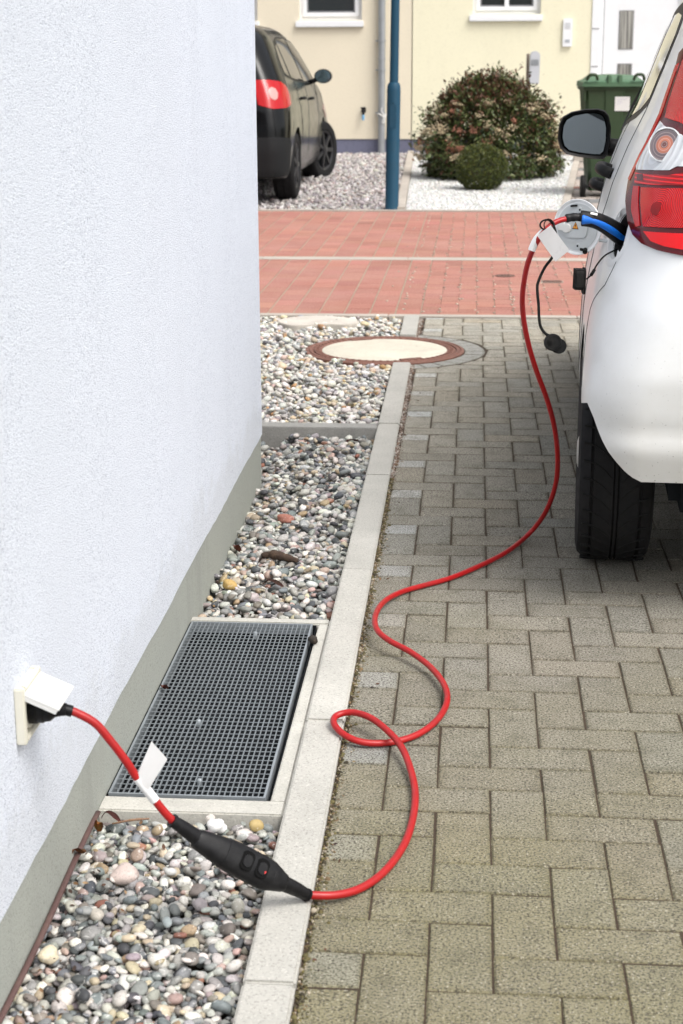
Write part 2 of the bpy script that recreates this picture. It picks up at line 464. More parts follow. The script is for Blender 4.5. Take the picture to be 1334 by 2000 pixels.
def poly_kerb(name, segs, w, z0, z1, m, bev=.004):
    bm = bmesh.new()
    for (ya, yb) in segs:
        ya += .0015; yb -= .0015
        b = bmesh.new()
        zz = z1+random.gauss(0,.0012)
        P = [(XC(ya)-w,ya),(XC(ya),ya),(XC(yb),yb),(XC(yb)-w,yb)]
        prism(bm, P, z0, zz, bev=bev); b.free()
    return struct(obj(name, bm, m))
poly_kerb('kerb', [(-.9,.14),(.14,1.14),(1.14,2.14),(2.14,3.14),(3.14,4.18),(4.18,5.21),(5.21,5.98),(5.98,7.24),(7.975,8.60)], .080, -.15, .012, M_kerb)

# street: thin edge strip, red pavers, concrete gutter, red pavers, far edge
def street():
    P = Pavers()
    def rc():
        v = random.gauss(1, .08)
        return (.355*v, .158*v*random.gauss(1,.04), .120*v)
    def zone(y0, y1, xs, side):
        if side == 'stack':
            w = .138; h = .205; k = 0; x = xs[1]
            while x > xs[0]:
                yy = y0-(k % 2)*h/2
                while yy < y1:
                    P.add([(x-w+.0035, max(yy,y0)), (x-.0035, max(yy,y0)), (x-.0035, min(yy+h,y1)), (x-w+.0035, min(yy+h,y1))], rc(), gap=.0008, bev=.0018, z=0, tilt=.0006, edge=.55) if min(yy+h,y1)-max(yy,y0) > .02 else None
                    yy += h
                x -= w; k += 1
        else:
            w = .1
            for i in range(-1, int((xs[1]-xs[0])/w)+1):
                for k in range(-20, 140):
                    for kind in (0,1):
                        if kind == 0: r = (i, i+1, i+4*k, i+4*k+2)
                        else: r = (i, i+2, i-1+4*k, i+4*k)
                        x0, x1, a, b = xs[0]+r[0]*w, xs[0]+r[1]*w, y0+r[2]*w, y0+r[3]*w
                        x0 = max(x0, xs[0]); x1 = min(x1, xs[1]); a = max(a, y0); b = min(b, y1)
                        if x1-x0 < .02 or b-a < .02: continue
                        if abs((x0+x1)/2) > 4 and False: continue
                        c = rc()
                        P.add([(x0,a),(x1,a),(x1,b),(x0,b)], c, gap=.0010, bev=.0018, tilt=.0006, edge=.55)
    zone(8.70, 11.10, (-4.5, -.33), 'stack'); zone(11.26, 14.62, (-4.5, -.33), 'stack')
    zone(8.70, 11.10, (-.33, 4.4), 'herr'); zone(11.26, 14.62, (-.33, 4.4), 'herr')
    P.slab(-4.5, 4.4, 8.70, 14.62, -.10, -.0028)
    struct(obj('street', P.bm, [M_red, M_sandl]))
    # sand spilled on stone corners
    n = 1500; V0, F0 = ico(1)
    x = rng.uniform(-.5, 2.5, n); y = rng.uniform(8.75, 14.5, n)
    x = np.round((x+.33)/.1)*.1-.33+rng.normal(0,.006,n); y = np.round((y-8.7)/.1)*.1+8.7+rng.normal(0,.010,n)
    ok = (y < 11.08) | (y > 11.28)
    s = np.column_stack([rng.uniform(.004,.012,n), rng.uniform(.010,.035,n), np.full(n,.0018)])
    col = np.array((.50,.40,.32))*rng.uniform(.6,1.2,(n,1))
    a = np.zeros((n,3,3)); a[:,0,0]=a[:,1,1]=a[:,2,2]=1
    o = scatter('joint_sand', V0, F0, np.column_stack([x,y,np.full(n,.0008)])[ok], s[ok], col[ok], M_chip, rot=a[ok])
    o['kind'] = 'stuff'; o['label'] = 'pale sand filling the corners between the red pavers'; o['category'] = 'sand'
    bm = bmesh.new()
    x = -4.5
    while x < 4.4:
        box(bm, x+.002, x+.998, 11.10, 11.26, -.12, .002, bev=.003); x += 1
    struct(obj('gutter_strip', bm, M_gutter))
    bm = bmesh.new()
    x = -4.5
    while x < 4.4:
        box(bm, x+.002, x+.998, 8.62, 8.695, -.12, .005, bev=.003)
        box(bm, x+.002, x+.998, 14.625, 14.70, -.12, .012, bev=.003); x += 1
    struct(obj('street_edging', bm, M_gutter))
street()
# wide asphalt continues both ways outside what the photo shows
M_asph = m_conc('asphalt', (.09,.085,.08), .4)
struct(sheet('road', -60, -4.5, 8.6, 14.7, -.004, M_asph)); 
struct(sheet('road', 4.4, 60, 8.6, 14.7, -.004, M_asph))
M_lawn = m_conc('lawn', (.06,.085,.03), .5, .5, .6)
struct(sheet('lawn', 3.35, 60, -30, 8.6, -.01, M_lawn))
struct(sheet('lawn', -60, -6.0, -30, 8.6, -.01, M_lawn))

# ------------------------------------------------------------------ covers in the street
M_iron = m_grime('cast_iron', (.13,.075,.06), .7, (.22,.10,.06), .6, 30, bump=.5)
M_rust = m_grime('rusty_iron', (.20,.095,.07), .8, (.10,.06,.05), .8, 25, bump=.6)
o = thing('valve_cover', 'small round cast iron cover set in the red street paving', 'valve cover', (.148, 10.315, 0))
bm = bmesh.new(); lathe(bm, [(.062,-.03),(.062,.003),(.052,.004),(.051,.001),(.0,.001)], 32, cap=False); obj('rim', bm, M_iron, o)
bm = bmesh.new(); lathe(bm, [(.049,-.02),(.049,.004),(.0,.004)], 32, cap=False)
for a in range(0, 360, 45):
    box(bm, .012*math.cos(R(a))*2-.006, .012*math.cos(R(a))*2+.006, .012*math.sin(R(a))*2-.003, .012*math.sin(R(a))*2+.003, .0035, .006)
obj('lid', bm, M_iron, o)
o = thing('hydrant_cover', 'small rectangular iron cover beside the round one in the street', 'hydrant cover', (.43, 10.05, 0))
bm = bmesh.new(); prism(bm, rrect(.135,.10,.01), -.03, .003); obj('rim', bm, mat('cover_rim', (.30,.24,.20), .8), o)
bm = bmesh.new(); prism(bm, rrect(.118,.078,.012), -.02, .0055)
for k in range(6): box(bm, -.05+k*.018, -.042+k*.018, -.03, .03, .005, .0075)
obj('lid', bm, M_iron, o)

# ------------------------------------------------------------------ manhole
def manhole():
    o = thing('manhole_cover', 'large round manhole cover of pale concrete in a rusty iron ring', 'manhole cover', (MH[0], MH[1], 0))
    r = MH[2]; seg = 72
    bm = bmesh.new()
    lathe(bm, [(r,-.10),(r,.004),(r-.006,.007),(r-.014,.007),(r-.016,.003),(r-.020,.003),(r-.022,.007),(r-.034,.007),(r-.036,.001),(r-.042,.001)], seg, cap=False)
    obj('frame_ring', bm, M_rust, o, True, 30)
    bm = bmesh.new()
    lathe(bm, [(r-.043,-.05),(r-.043,.005),(r-.046,.008),(r-.072,.008),(r-.076,.004),(r-.080,.004),(r-.083,-.004)], seg, cap=False)
    n = 60
    for k in range(n):
        a = 2*PI*k/n; b = bmesh.new(); box(b, r-.068, r-.050, -.006, .006, .0075, .0105, bev=.001)
        merge(bm, b, Matrix.Rotation(a, 4, 'Z'))
    obj('lid_ring', bm, M_rust, o, True, 30)
    bm = bmesh.new()
    rr = r-.081
    prof = [(rr,-.02),(rr,.004),(rr-.006,.0065),(rr*.5,.0075),(.0005,.008)]
    lathe(bm, prof, seg, cap=False)
    obj('concrete_infill', bm, m_conc('pale_concrete', (.60,.56,.465), .3, 1.5, .4, .3), o, True, 40)
    for ang in (116, 298):
        b = bmesh.new(); box(b, -.055, .055, -.016, .016, .004, .0105, bev=.002)
        bm = bmesh.new(); a = R(ang)
        merge(bm, b, Matrix.Translation((math.cos(a)*(rr-.006), math.sin(a)*(rr-.006), 0)) @ Matrix.Rotation(a+PI/2, 4, 'Z'))
        obj('lifting_pocket', bm, M_iron if ang == 100 else M_rust, o)
manhole()

# ------------------------------------------------------------------ pebble beds
PAL = [((.64,.62,.57),20),((.48,.47,.43),18),((.31,.31,.295),20),((.19,.205,.21),14),((.075,.08,.085),11),((.50,.43,.31),5),((.36,.27,.17),3),((.45,.33,.28),3),((.28,.13,.09),1.5),((.22,.20,.17),6),((.33,.27,.27),3),((.30,.33,.31),5)]
PALB = [((.78,.76,.70),30),((.66,.64,.58),24),((.50,.49,.46),16),((.36,.37,.38),9),((.20,.20,.21),4),((.66,.55,.38),9),((.50,.30,.15),3),((.60,.46,.40),5),((.35,.30,.30),3)]
def palette(P, n):
    w = np.array([p[1] for p in P], float); w /= w.sum()
    c = np.array([p[0] for p in P])[rng.choice(len(P), n, p=w)]
    return np.clip(c*.88*rng.normal(1,.13,(n,1))*rng.normal(1,.03,(n,3)), .02, .9)
def pebbles(name, label, x0f, x1f, y0, y1, ztop, dens, size, pal, sub, holes=(), blocked=()):
    g = .004
    X0, X1 = min(x0f(y0), x0f(y1)), max(x1f(y0), x1f(y1))
    nx, ny = int((X1-X0)/g)+1, int((y1-y0)/g)+1
    zt = ztop if callable(ztop) else (lambda y, c=ztop: c)
    H = np.repeat(np.array([[zt(y0+j*g) for j in range(ny)]]), nx, 0)-.030
    n = int((X1-X0)*(y1-y0)*dens)
    pos = []; sc = []; rots = rand_rot(n, .30)
    aa = np.exp(rng.normal(math.log(size), .30, n))
    aa = aa.tolist()
    for i in range(n):
        a = min(aa[i], size*2.0); b = a*rng.uniform(.55,.90); c = a*rng.uniform(.34,.62)
        best = None
        for _ in range(6):
            y = rng.uniform(y0+b*.9, y1-b*.9); xa, xb = x0f(y)+b*.9, x1f(y)-b*.9
            if xb <= xa: continue
            x = rng.uniform(xa, xb)
            if any(math.hypot(x-hx, y-hy) < hr+b for hx, hy, hr in holes): continue
            h = H[int((x-X0)/g), int((y-y0)/g)]
            if best is None or h < best[2]: best = (x, y, h)
        if best is None: continue
        x, y, h = best
        if h > zt(y)+.004: continue
        rr = (a+b)/2*.92; k = int(rr/g)+1
        ix, iy = int((x-X0)/g), int((y-y0)/g)
        xs = slice(max(ix-k,0), min(ix+k+1,nx)); ys = slice(max(iy-k,0), min(iy+k+1,ny))
        gx, gy = np.meshgrid(np.arange(xs.start,xs.stop)-ix, np.arange(ys.start,ys.stop)-iy, indexing='ij')
        d2 = (gx*gx+gy*gy)*g*g/(rr*rr); mk = d2 < 1
        sub_h = H[xs, ys]
        prof = c*np.sqrt(np.clip(1-d2, 0, 1))
        zc = np.quantile((sub_h+prof)[mk], .80)
        sub_h[mk] = np.maximum(sub_h[mk], zc+prof[mk]*.95)
        pos.append((x, y, zc)); sc.append((a, b, c))
    m = len(pos); V0, F0 = ico(sub)
    # slightly squared-off profile so that stones are not plain ellipsoids
    V0 = np.sign(V0)*np.abs(V0)**.88
    o = scatter(name, V0, F0, np.array(pos), np.array(sc), palette(pal, m), M_stone, rot=rots[:m], lump=.115)
    o['kind'] = 'stuff'; o['label'] = label; o['category'] = 'pebbles'
    return o
XWf = lambda y: XW(y)-.004
XKl = lambda y: XC(y)-.082
pebbles('pebble_bed', 'bed of mixed river pebbles beneath the black control box', XWf, XKl, 1.25, 2.705, -.004, 9800, .0086, PAL, 3 if False else 2)
pebbles('pebble_bed', 'bed of mixed river pebbles between the grating and the concrete divider', XWf, XKl, 3.80, 5.925, lambda y: -.012-.019*(y-3.8), 9500, .0100, PAL, 2)
WCY = 5.215                                        # far corner of the white house
pebbles('pebble_bed', 'bed of pale pebbles around the manhole, behind the concrete divider', lambda y: -2.2, XKl, 6.015, 8.615, .004, 3200, .0130, PALB, 1, holes=[(MH[0],MH[1],MH[2]-.015)])
pebbles('pebble_bed', 'narrow strip of pebbles behind the corner of the white house', lambda y: -2.2, lambda y: XW(y)-.004, 5.23, 5.925, -.055, 1800, .0140, PAL, 1)
struct(sheet('bed_soil', -6.0, XC(5)-.06, 1.0, 8.62, -.088, M_soil))

def stone(label, x, y, z, a, b, c, col, rot=0, lump=.10, col2=None):
    V0, F0 = ico(3); V0 = np.sign(V0)*np.abs(V0)**.85
    rm = np.array(Matrix.Rotation(rot, 3, 'Z') @ Matrix.Rotation(.25, 3, 'X'))[None]
    o = scatter('pebble', V0, F0, np.array([(0,0,0)]), np.array([(a,b,c)]), np.array([col]), M_stone, rot=rm, lump=lump)
    o.location = (x, y, z); tag(o, label, 'pebble'); return o
stone('largest pale pink pebble in the front bed, below the control box', -.628, 2.475, -.002, .026, .020, .013, (.52,.43,.39), .9)
stone('large reddish granite pebble in the middle of the second bed', -.612, 4.78, -.024, .030, .018, .014, (.36,.15,.11), -.5)
stone('smooth white oval pebble against the front of the grating frame', -.498, 2.672, -.001, .018, .014, .012, (.72,.72,.71), -.3)
stone('brown ochre pebble by the kerb corner of the grating frame', -.425, 2.678, -.001, .013, .011, .009, (.40,.30,.13), .4)
stone('pinkish flat pebble lying against the concrete divider near the wall', -.68, 5.86, -.042, .029, .018, .015, (.48,.33,.29), .2)
stone('cream pebble near the wall at the bottom left of the front bed', -.690, 2.215, -.001, .017, .014, .010, (.62,.55,.40), 1.2)
stone('ochre pebble beside the wall in the second bed near the grating', -.683, 4.10, -.013, .021, .016, .012, (.46,.31,.11), .3)

# ------------------------------------------------------------------ divider, light well frame, grating
def straightx(name, ya, yb, z0, z1, m, label, cat):
    bm = bmesh.new()
    prism(bm, [(XW(ya)-.002,ya),(XC(ya)-.083,ya),(XC(yb)-.083,yb),(XW(yb)-.002,yb)], z0, z1, bev=.003)
    return tag(obj(name, bm, m), label, cat)
bm = bmesh.new(); prism(bm, [(-2.2,5.93),(XC(5.93)-.083,5.93),(XC(6.01)-.083,6.01),(-2.2,6.01)], -.15, .004, bev=.003)
tag(obj('divider_slab', bm, M_divider), 'grey concrete edging slab between the two levels of pebbles', 'edging slab')
def lightwell():
    t = thing('light_well', 'pale concrete frame of the light well around the steel grating', 'light well', (0,0,0))
    bm = bmesh.new()
    xw = lambda y: XW(y)-.001; xk = lambda y: XC(y)-.083
    prism(bm, [(xw(2.718),2.718),(xk(2.718),2.718),(xk(2.776),2.776),(xw(2.776),2.776)], -.14, .001, bev=.003)
    prism(bm, [(xw(3.766),3.766),(xk(3.766),3.766),(xk(3.797),3.797),(xw(3.797),3.797)], -.14, .001, bev=.003)
    prism(bm, [(xk(2.776)-.030,2.7765),(xk(2.776),2.7765),(xk(3.766),3.7655),(xk(3.766)-.026,3.7655)], -.14, -.001, bev=.003)
    obj('concrete_frame', bm, M_frame, t)
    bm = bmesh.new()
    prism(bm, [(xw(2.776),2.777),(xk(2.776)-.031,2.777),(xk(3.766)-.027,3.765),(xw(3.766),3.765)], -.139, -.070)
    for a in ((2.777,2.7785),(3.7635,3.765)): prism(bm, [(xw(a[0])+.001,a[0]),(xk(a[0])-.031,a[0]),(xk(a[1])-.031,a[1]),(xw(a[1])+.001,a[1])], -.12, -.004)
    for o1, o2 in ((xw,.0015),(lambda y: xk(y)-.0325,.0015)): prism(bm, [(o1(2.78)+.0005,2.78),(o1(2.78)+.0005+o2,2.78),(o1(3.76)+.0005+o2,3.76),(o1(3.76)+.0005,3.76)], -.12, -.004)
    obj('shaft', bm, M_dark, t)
    g = thing('steel_grating', 'galvanised steel grating lying over the light well', 'grating', (0,0,0))
    x0, x1 = XW(2.78)+.005, XW(2.78)+.005+.300
    y0, y1 = 2.786, 3.760; sk = -.0058
    def q(x, y): return (x+sk*(y-y0), y)
    def bar(bm, xa, xb, ya, yb, za, zb):
        prism(bm, [q(xa,ya), q(xb,ya), q(xb,yb), q(xa,yb)], za, zb)
    bm = bmesh.new()
    for a in ((x0,x0+.0045,y0,y1),(x1-.0045,x1,y0,y1),(x0+.0045,x1-.0045,y0,y0+.0045),(x0+.0045,x1-.0045,y1-.0045,y1)): bar(bm, *a, -.026, .0015)
    obj('rim', bm, M_galv, g)
    bm = bmesh.new(); n = 27; st = (x1-x0-.009)/n
    for k in range(1, n): 
        x = x0+.0045+k*st; bar(bm, x-.0006, x+.0006, y0+.0045, y1-.0045, -.006, .0002)
    n = 46; st = (y1-y0-.009)/n
    for k in range(1, n):
        y = y0+.0045+k*st; bar(bm, x0+.0045, x1-.0045, y-.0007, y+.0007, -.0016, -.0002)
    obj('mesh', bm, M_galv, g)
    for (x, y) in ((-.560,3.690),(-.558,2.857),(-.608,3.145)):
        bm = bmesh.new(); lathe(bm, [(.0055,-.012),(.0055,.001),(.004,.003),(.0005,.0035)], 12, Matrix.Translation((x,y,0)), cap=False)
        obj('fixing_clip', bm, M_galv, g, True)
lightwell()
M_leaf = m_vcol('dry_leaf', .7, .3, .4, 90)
def leafobj(label, x, y, z, L, w, col, rot, name='dry_leaf'):
    bm = bmesh.new(); cl = bm.verts.layers.float_color.new('Col'); n = 9; rows = []
    for i in range(n):
        t = i/(n-1); ww = w*math.sin(PI*min(t*.96+.02,1))**.8*.5
        zc = .010*math.sin(t*4+rot)+.004
        rows.append([bm.verts.new((L*(t-.5), s*ww, zc+abs(s)*ww*.55+.003*math.sin(7*t+s))) for s in (-1,-.4,0,.4,1)])
    for a, b in zip(rows, rows[1:]):
        for k in range(4): bm.faces.new((a[k],a[k+1],b[k+1],b[k]))
    for v in bm.verts: v[cl] = (*[c*random.uniform(.8,1.2) for c in col], 1)
    bmesh.ops.solidify(bm, geom=bm.faces[:], thickness=.0007)
    o = obj(name, bm, M_leaf, None, True); o.location = (x,y,z); o.rotation_euler = (random.uniform(-.3,.3), random.uniform(-.3,.3), rot)
    return tag(o, label, 'leaf')
leafobj('dark red curled leaf against the concrete divider by the kerb', -.475, 5.83, -.030, .075, .022, (.10,.03,.025), .5)
leafobj('orange brown dry leaf at the foot of the plinth, front bed', -.706, 2.63, .006, .024, .017, (.36,.16,.05), 1.4)
leafobj('brown withered leaf stuck to the plinth beside the front bed', -.716, 2.53, .008, .030, .019, (.22,.10,.045), 1.1)
leafobj('dark red dry leaf in the corner of plinth and grating frame', -.690, 2.670, .004, .040, .014, (.12,.035,.03), -.3)
leafobj('reddish brown leaf on the stones under the plinth in the second bed', -.708, 4.42, -.016, .050, .020, (.20,.06,.04), 1.3)
leafobj('dark curled leaf lying across the second bed near the grating', -.565, 4.09, -.012, .065, .017, (.10,.045,.035), -.4)
leafobj('brown leaf caught between grating and plinth', -.712, 3.32, .0, .030, .015, (.16,.05,.035), 1.4)
def twig(label, P, r, col=(.05,.03,.02)):
    bm = bmesh.new(); Q = cr(P, 5); n = len(Q)
    tube(bm, Q, [r*(.5+.5*math.sin(PI*(i+.6)/n))*random.uniform(.8,1.2) for i in range(n)], 7)
    m = m_grime('bark', col, .85, (.2,.13,.08), .6, 60, bump=.8)
    return tag(obj('twig', bm, m, None, True), label, 'twig')
twig('rotten dark piece of wood with a pale tip in the second bed', [(-.632,4.375,-.018),(-.60,4.37,-.012),(-.565,4.352,-.013),(-.525,4.335,-.018)], .013)
twig('thin dry stalk lying by the front edge of the grating frame', [(-.685,2.655,.004),(-.65,2.66,.010),(-.62,2.672,.008)], .0025, (.22,.13,.08))
twig('small dark clod of moss on the right rim of the grating', [(-.422,3.640,.006),(-.414,3.628,.010),(-.405,3.618,.007)], .010, (.03,.025,.02))
# brown drainage membrane edge along the foot of the plinth
bm = bmesh.new()
P = [(XW(y)+.006+.002*math.sin(y*9), y, .000+.004*math.sin(y*5+1)) for y in np.linspace(1.3, 2.70, 40)]
tube(bm, P, .0035, 8, flat=1.6)
tag(obj('membrane_edge', bm, m_grime('brown_membrane', (.10,.055,.05), .5, (.2,.13,.1), .5, 20), None, True), 'thin brown plastic membrane edge at the foot of the plinth', 'membrane')

# ------------------------------------------------------------------ white house on the left
def white_house():
    t = thing('white_house', 'white roughcast house wall with grey green plinth close on the left', 'house', (0,0,0))
    e = .004                                      # stucco overhang
    zb = .140
    ya, yb = -3.0, WCY
    pts = lambda d, y1: [(XW(ya)+d, ya), (XW(y1)+d, y1), (-9, y1), (-9, ya)]
    bm = bmesh.new()
    # subdivided front face so its lower edge wanders slightly
    n = 160; ys = np.linspace(ya, yb+e, n); lo = []; hi = []; bk = []
    for i, y in enumerate(ys):
        z = zb+.0022*math.sin(y*7)+random.gauss(0,.0012)
        if y < 3.0: z -= .008*(3.0-y)
        lo.append(bm.verts.new((XW(y)+e, y, z))); hi.append(bm.verts.new((XW(y)+e, y, 5.6))); bk.append(bm.verts.new((XW(y)-.02, y, z)))
    for i in range(n-1):
        bm.faces.new((lo[i], lo[i+1], hi[i+1], hi[i])); bm.faces.new((bk[i], bk[i+1], lo[i+1], lo[i]))
    a = bm.verts.new((-9, yb+e, zb)); b = bm.verts.new((-9, yb+e, 5.6)); bm.faces.new((lo[-1], bk[-1], a, b, hi[-1]))
    c = bm.verts.new((-9, ya, zb)); d = bm.verts.new((-9, ya, 5.6)); bm.faces.new((hi[0], d, c, bk[0], lo[0]))
    bm.faces.new([hi[0]]+hi[1:]+[b, d])
    bmesh.ops.recalc_face_normals(bm, faces=bm.faces)
    obj('wall', bm, M_stucco, t)
    bm = bmesh.new(); prism(bm, pts(0, yb), -.15, zb+.03)
    obj('plinth', bm, M_plinth, t)
    bm = bmesh.new(); M = None
    b = bmesh.new()
    vs = [b.verts.new(p) for p in ((-9.3,-3.3,5.6),(XW(0)+.4,-3.3,5.6),(XW(0)+.4,yb+.4,5.6),(-9.3,yb+.4,5.6),(-4.9,-3.3,8.2),(-4.9,yb+.4,8.2))]
    for f in ((3,2,1,0),(1,2,5,4),(0,4,5,3),(0,1,4),(2,3,5)): b.faces.new([vs[i] for i in f])
    merge(bm, b); obj('roof', bm, m_conc('roof_tiles', (.12,.05,.035), .3), t)
white_house()

# ------------------------------------------------------------------ wall socket
def socket():
    t = thing('wall_socket', 'cream outdoor wall socket with its lid propped open on the plug', 'socket', (0,0,0))
    xs = XW(2.27)+.004; y0, y1, z0, z1 = 2.212, 2.312, .352, .442
    bm = bmesh.new()
    box(bm, xs, xs+.016, y0, y0+.011, z0, z1, bev=.002); box(bm, xs, xs+.016, y1-.011, y1, z0, z1, bev=.002)
    box(bm, xs, xs+.016, y0+.0105, y1-.0105, z1-.012, z1-.0005, bev=.002); box(bm, xs, xs+.016, y0+.0105, y1-.0105, z0+.0005, z0+.008, bev=.002)
    box(bm, xs, xs+.005, y0+.010, y1-.010, z0+.007, z1-.011)
    obj('housing', bm, M_cream, t)
    bm = bmesh.new()
    lathe(bm, [(.030,0),(.030,.006),(.024,.006),(.022,.003),(.0005,.003)], 28, axM((xs+.0048, 2.262, .392), (1,0,0)), cap=False)
    obj('socket_ring', bm, M_cream, t, True, 40)
    # lid hinged at the top, tilted down
    bm = bmesh.new(); b = bmesh.new(); box(b, 0, .058, -.046, .046, -.003, .003, bev=.0015)
    box(b, 0, .056, -.046, -.043, -.009, -.002, bev=.001); box(b, 0, .056, .043, .046, -.009, -.002, bev=.001)
    a = R(24)
    merge(bm, b, Matrix.Translation((xs+.014, 2.262, z1-.010)) @ Matrix.Rotation(a, 4, 'Y'))
    obj('lid', bm, M_white, t)
    bm = bmesh.new(); tube(bm, [(xs+.012,y0+.012,z1-.004),(xs+.012,y1-.012,z1-.004)], .005, 12); obj('hinge', bm, M_cream, t, True, 50)
socket()

# ------------------------------------------------------------------ charging cable
CABLE = [(0.182, 4.1, 0.955), (0.159, 4.087, 0.951), (0.137, 4.073, 0.94), (0.109, 4.06, 0.91), (0.087, 4.1, 0.85), (0.077, 4.14, 0.781), (0.078, 4.18, 0.716), (0.094, 4.22, 0.63), (0.121, 4.26, 0.542), (0.153, 4.3, 0.458), (0.177, 4.34, 0.373), (0.19, 4.38, 0.285), (0.19, 4.42, 0.195), (0.166, 4.46, 0.101), (0.124, 4.512, 0.022), (0.057, 4.36, 0.012), (-0.021, 4.235, 0.008), (-0.095, 4.127, 0.008), (-0.161, 4.062, 0.008), (-0.219, 3.997, 0.01), (-0.259, 3.887, 0.02), (-0.272, 3.734, 0.035), (-0.261, 3.622, 0.04), (-0.227, 3.561, 0.035), (-0.18, 3.516, 0.028), (-0.13, 3.437, 0.022), (-0.098, 3.342, 0.02), (-0.088, 3.259, 0.018), (-0.099, 3.183, 0.014), (-0.125, 3.118, 0.01), (-0.161, 3.07, 0.008), (-0.207, 3.041, 0.008), (-0.253, 3.031, 0.012), (-0.29, 3.044, 0.02), (-0.316, 3.083, 0.026), (-0.317, 3.119, 0.03), (-0.286, 3.129, 0.036), (-0.245, 3.1, 0.038), (-0.205, 3.043, 0.034), (-0.173, 2.98, 0.026), (-0.15, 2.884, 0.016), (-0.139, 2.785, 0.01), (-0.144, 2.663, 0.008), (-0.159, 2.574, 0.008), (-0.186, 2.493, 0.008), (-0.221, 2.435, 0.01), (-0.261, 2.401, 0.016), (-0.302, 2.389, 0.022)]
C2 = [(-0.655, 2.265, 0.39), (-0.639, 2.269, 0.383), (-0.613, 2.274, 0.365), (-0.592, 2.278, 0.336), (-0.57, 2.282, 0.301), (-0.556, 2.287, 0.273), (-0.536, 2.291, 0.242), (-0.516, 2.296, 0.21), (-0.503, 2.3, 0.192)]
BOXP = [(-0.503, 2.3, 0.192), (-0.468, 2.315, 0.155), (-0.414, 2.33, 0.112), (-0.356, 2.35, 0.071), (-0.335, 2.36, 0.056), (-0.302, 2.385, 0.024)]
def charging():
    t = thing('charging_cable', 'red electric car charging cable looping over the paving from socket to car', 'charging cable', (0,0,0))
    rc = .0069
    bm = bmesh.new()
    P = cr(CABLE, 7)
    for _ in range(3): P = [P[0]]+[(P[i-1]+P[i]*2+P[i+1])/4 for i in range(1, len(P)-1)]+[P[-1]]
    tube(bm, P, rc, 14); obj('cable', bm, M_cable, t, True)
    bm = bmesh.new(); tube(bm, cr(C2, 8), .0066, 14); obj('cable', bm, M_cable, t, True)
    # mains plug
    xs = XW(2.27)+.016; p0 = Vector((xs, 2.262, .392)); p1 = Vector((-.655, 2.265, .39))
    bm = bmesh.new()
    lathe(bm, [(.0235,0),(.0235,.014),(.022,.016),(.022,.024),(.020,.026),(.019,.034),(.0125,.041),(.0105,.050),(.0095,.058)], 24, axM(p0-Vector((.004,0,0)), (1,.02,-.02)))
    obj('mains_plug', bm, M_black, t, True, 35)
    bm = bmesh.new(); tube(bm, [(-.664,2.265,.391),(-.655,2.266,.389),(-.646,2.268,.386)], .0088, 14); obj('cable_sleeve', bm, M_black, t, True, 40)
    # control box
    B = [Vector(p) for p in BOXP]
    d = (B[4]-B[1]).normalized(); L = (B[4]-B[1]).length
    cam_side = Vector((.05,-.72,.69)); z = (cam_side-d*cam_side.dot(d)).normalized(); y = z.cross(d)
    M = frameM(B[1], d, y, z)
    cb = bmesh.new(); rings = []
    prof = [(-.004,.0135,.0125),(-.002,.0165,.015),(.004,.0185,.0165),(.050,.0262,.0205),(.0505,.0272,.0214),(.072,.0290,.0225),(.126,.0290,.0225),(.140,.0272,.021),(L-.008,.0180,.0158),(L-.003,.0165,.0145),(L+.001,.0125,.0115)]
    for x, w, h in prof:
        w, h = w*.90, h*.92
        rings.append([cb.verts.new((x, *p)) for p in [(w*math.copysign(abs(math.cos(a))**.75, math.cos(a)), h*math.copysign(abs(math.sin(a))**.75, math.sin(a))) for a in [2*PI*k/32 for k in range(32)]]])
    for a, b in zip(rings, rings[1:]):
        for k in range(32): cb.faces.new((a[k], a[(k+1)%32], b[(k+1)%32], b[k]))
    cb.faces.new(rings[0][::-1]); cb.faces.new(rings[-1])
    for x in np.linspace(.142, L-.014, 6):            # fine grip ribs towards the end
        w = np.interp(x, [.138, L-.012], [.0274,.0182])
        tube(cb, [(x, (w*.90)*math.cos(a), (w*.735)*math.sin(a)) for a in [2*PI*k/24 for k in range(24)]], .0009, 6, closed=True)
    bmesh.ops.transform(cb, matrix=M, verts=cb.verts)
    box_o = obj('control_box', cb, M_black, t, True, 30)
    for cx in (.086, .115):
        bm = bmesh.new(); prism(bm, rrect(.0245,.032,.009), .0170, .0215, M @ Matrix.Translation((cx,0,0)), bev=.0012)
        bb = obj('button_recess', bm, mat('button_black', (.003,.003,.003), .6, spec=.1), box_o, True, 40)
        bm = bmesh.new(); prism(bm, rrect(.016,.020,.0075), .021, .0234, M @ Matrix.Translation((cx,0,0)), bev=.0008)
        obj('button', bm, M_black, box_o, True, 40)
    bm = bmesh.new(); prism(bm, rrect(.0022,.0040,.0008), .0230, .0238, M @ Matrix.Translation((.121,-.004,0)))
    obj('indicator_mark', bm, mat('red_mark', (.6,.03,.03), .4), box_o)
    # strain reliefs
    for P, r0, r1 in (([B[0], B[0]*.5+B[1]*.5+Vector((0,0,.001)), B[1]+d*.006], .0096, .0135), ([B[4]-d*.006, B[4]*.5+B[5]*.5+Vector((0,0,.001)), B[5]], .0135, .0100)):
        Q = cr(P, 6); n = len(Q); bm = bmesh.new(); tube(bm, Q, [r0+(r1-r0)*i/(n-1) for i in range(n)], 18)
        end = Q[0] if r0 < r1 else Q[-1]; dd = (Q[1]-Q[0]).normalized() if r0 < r1 else (Q[-1]-Q[-2]).normalized()
        tube(bm, [end-dd*.002, end+dd*.002], .0112, 18)
        obj('strain_relief', bm, M_black, t, True, 35)
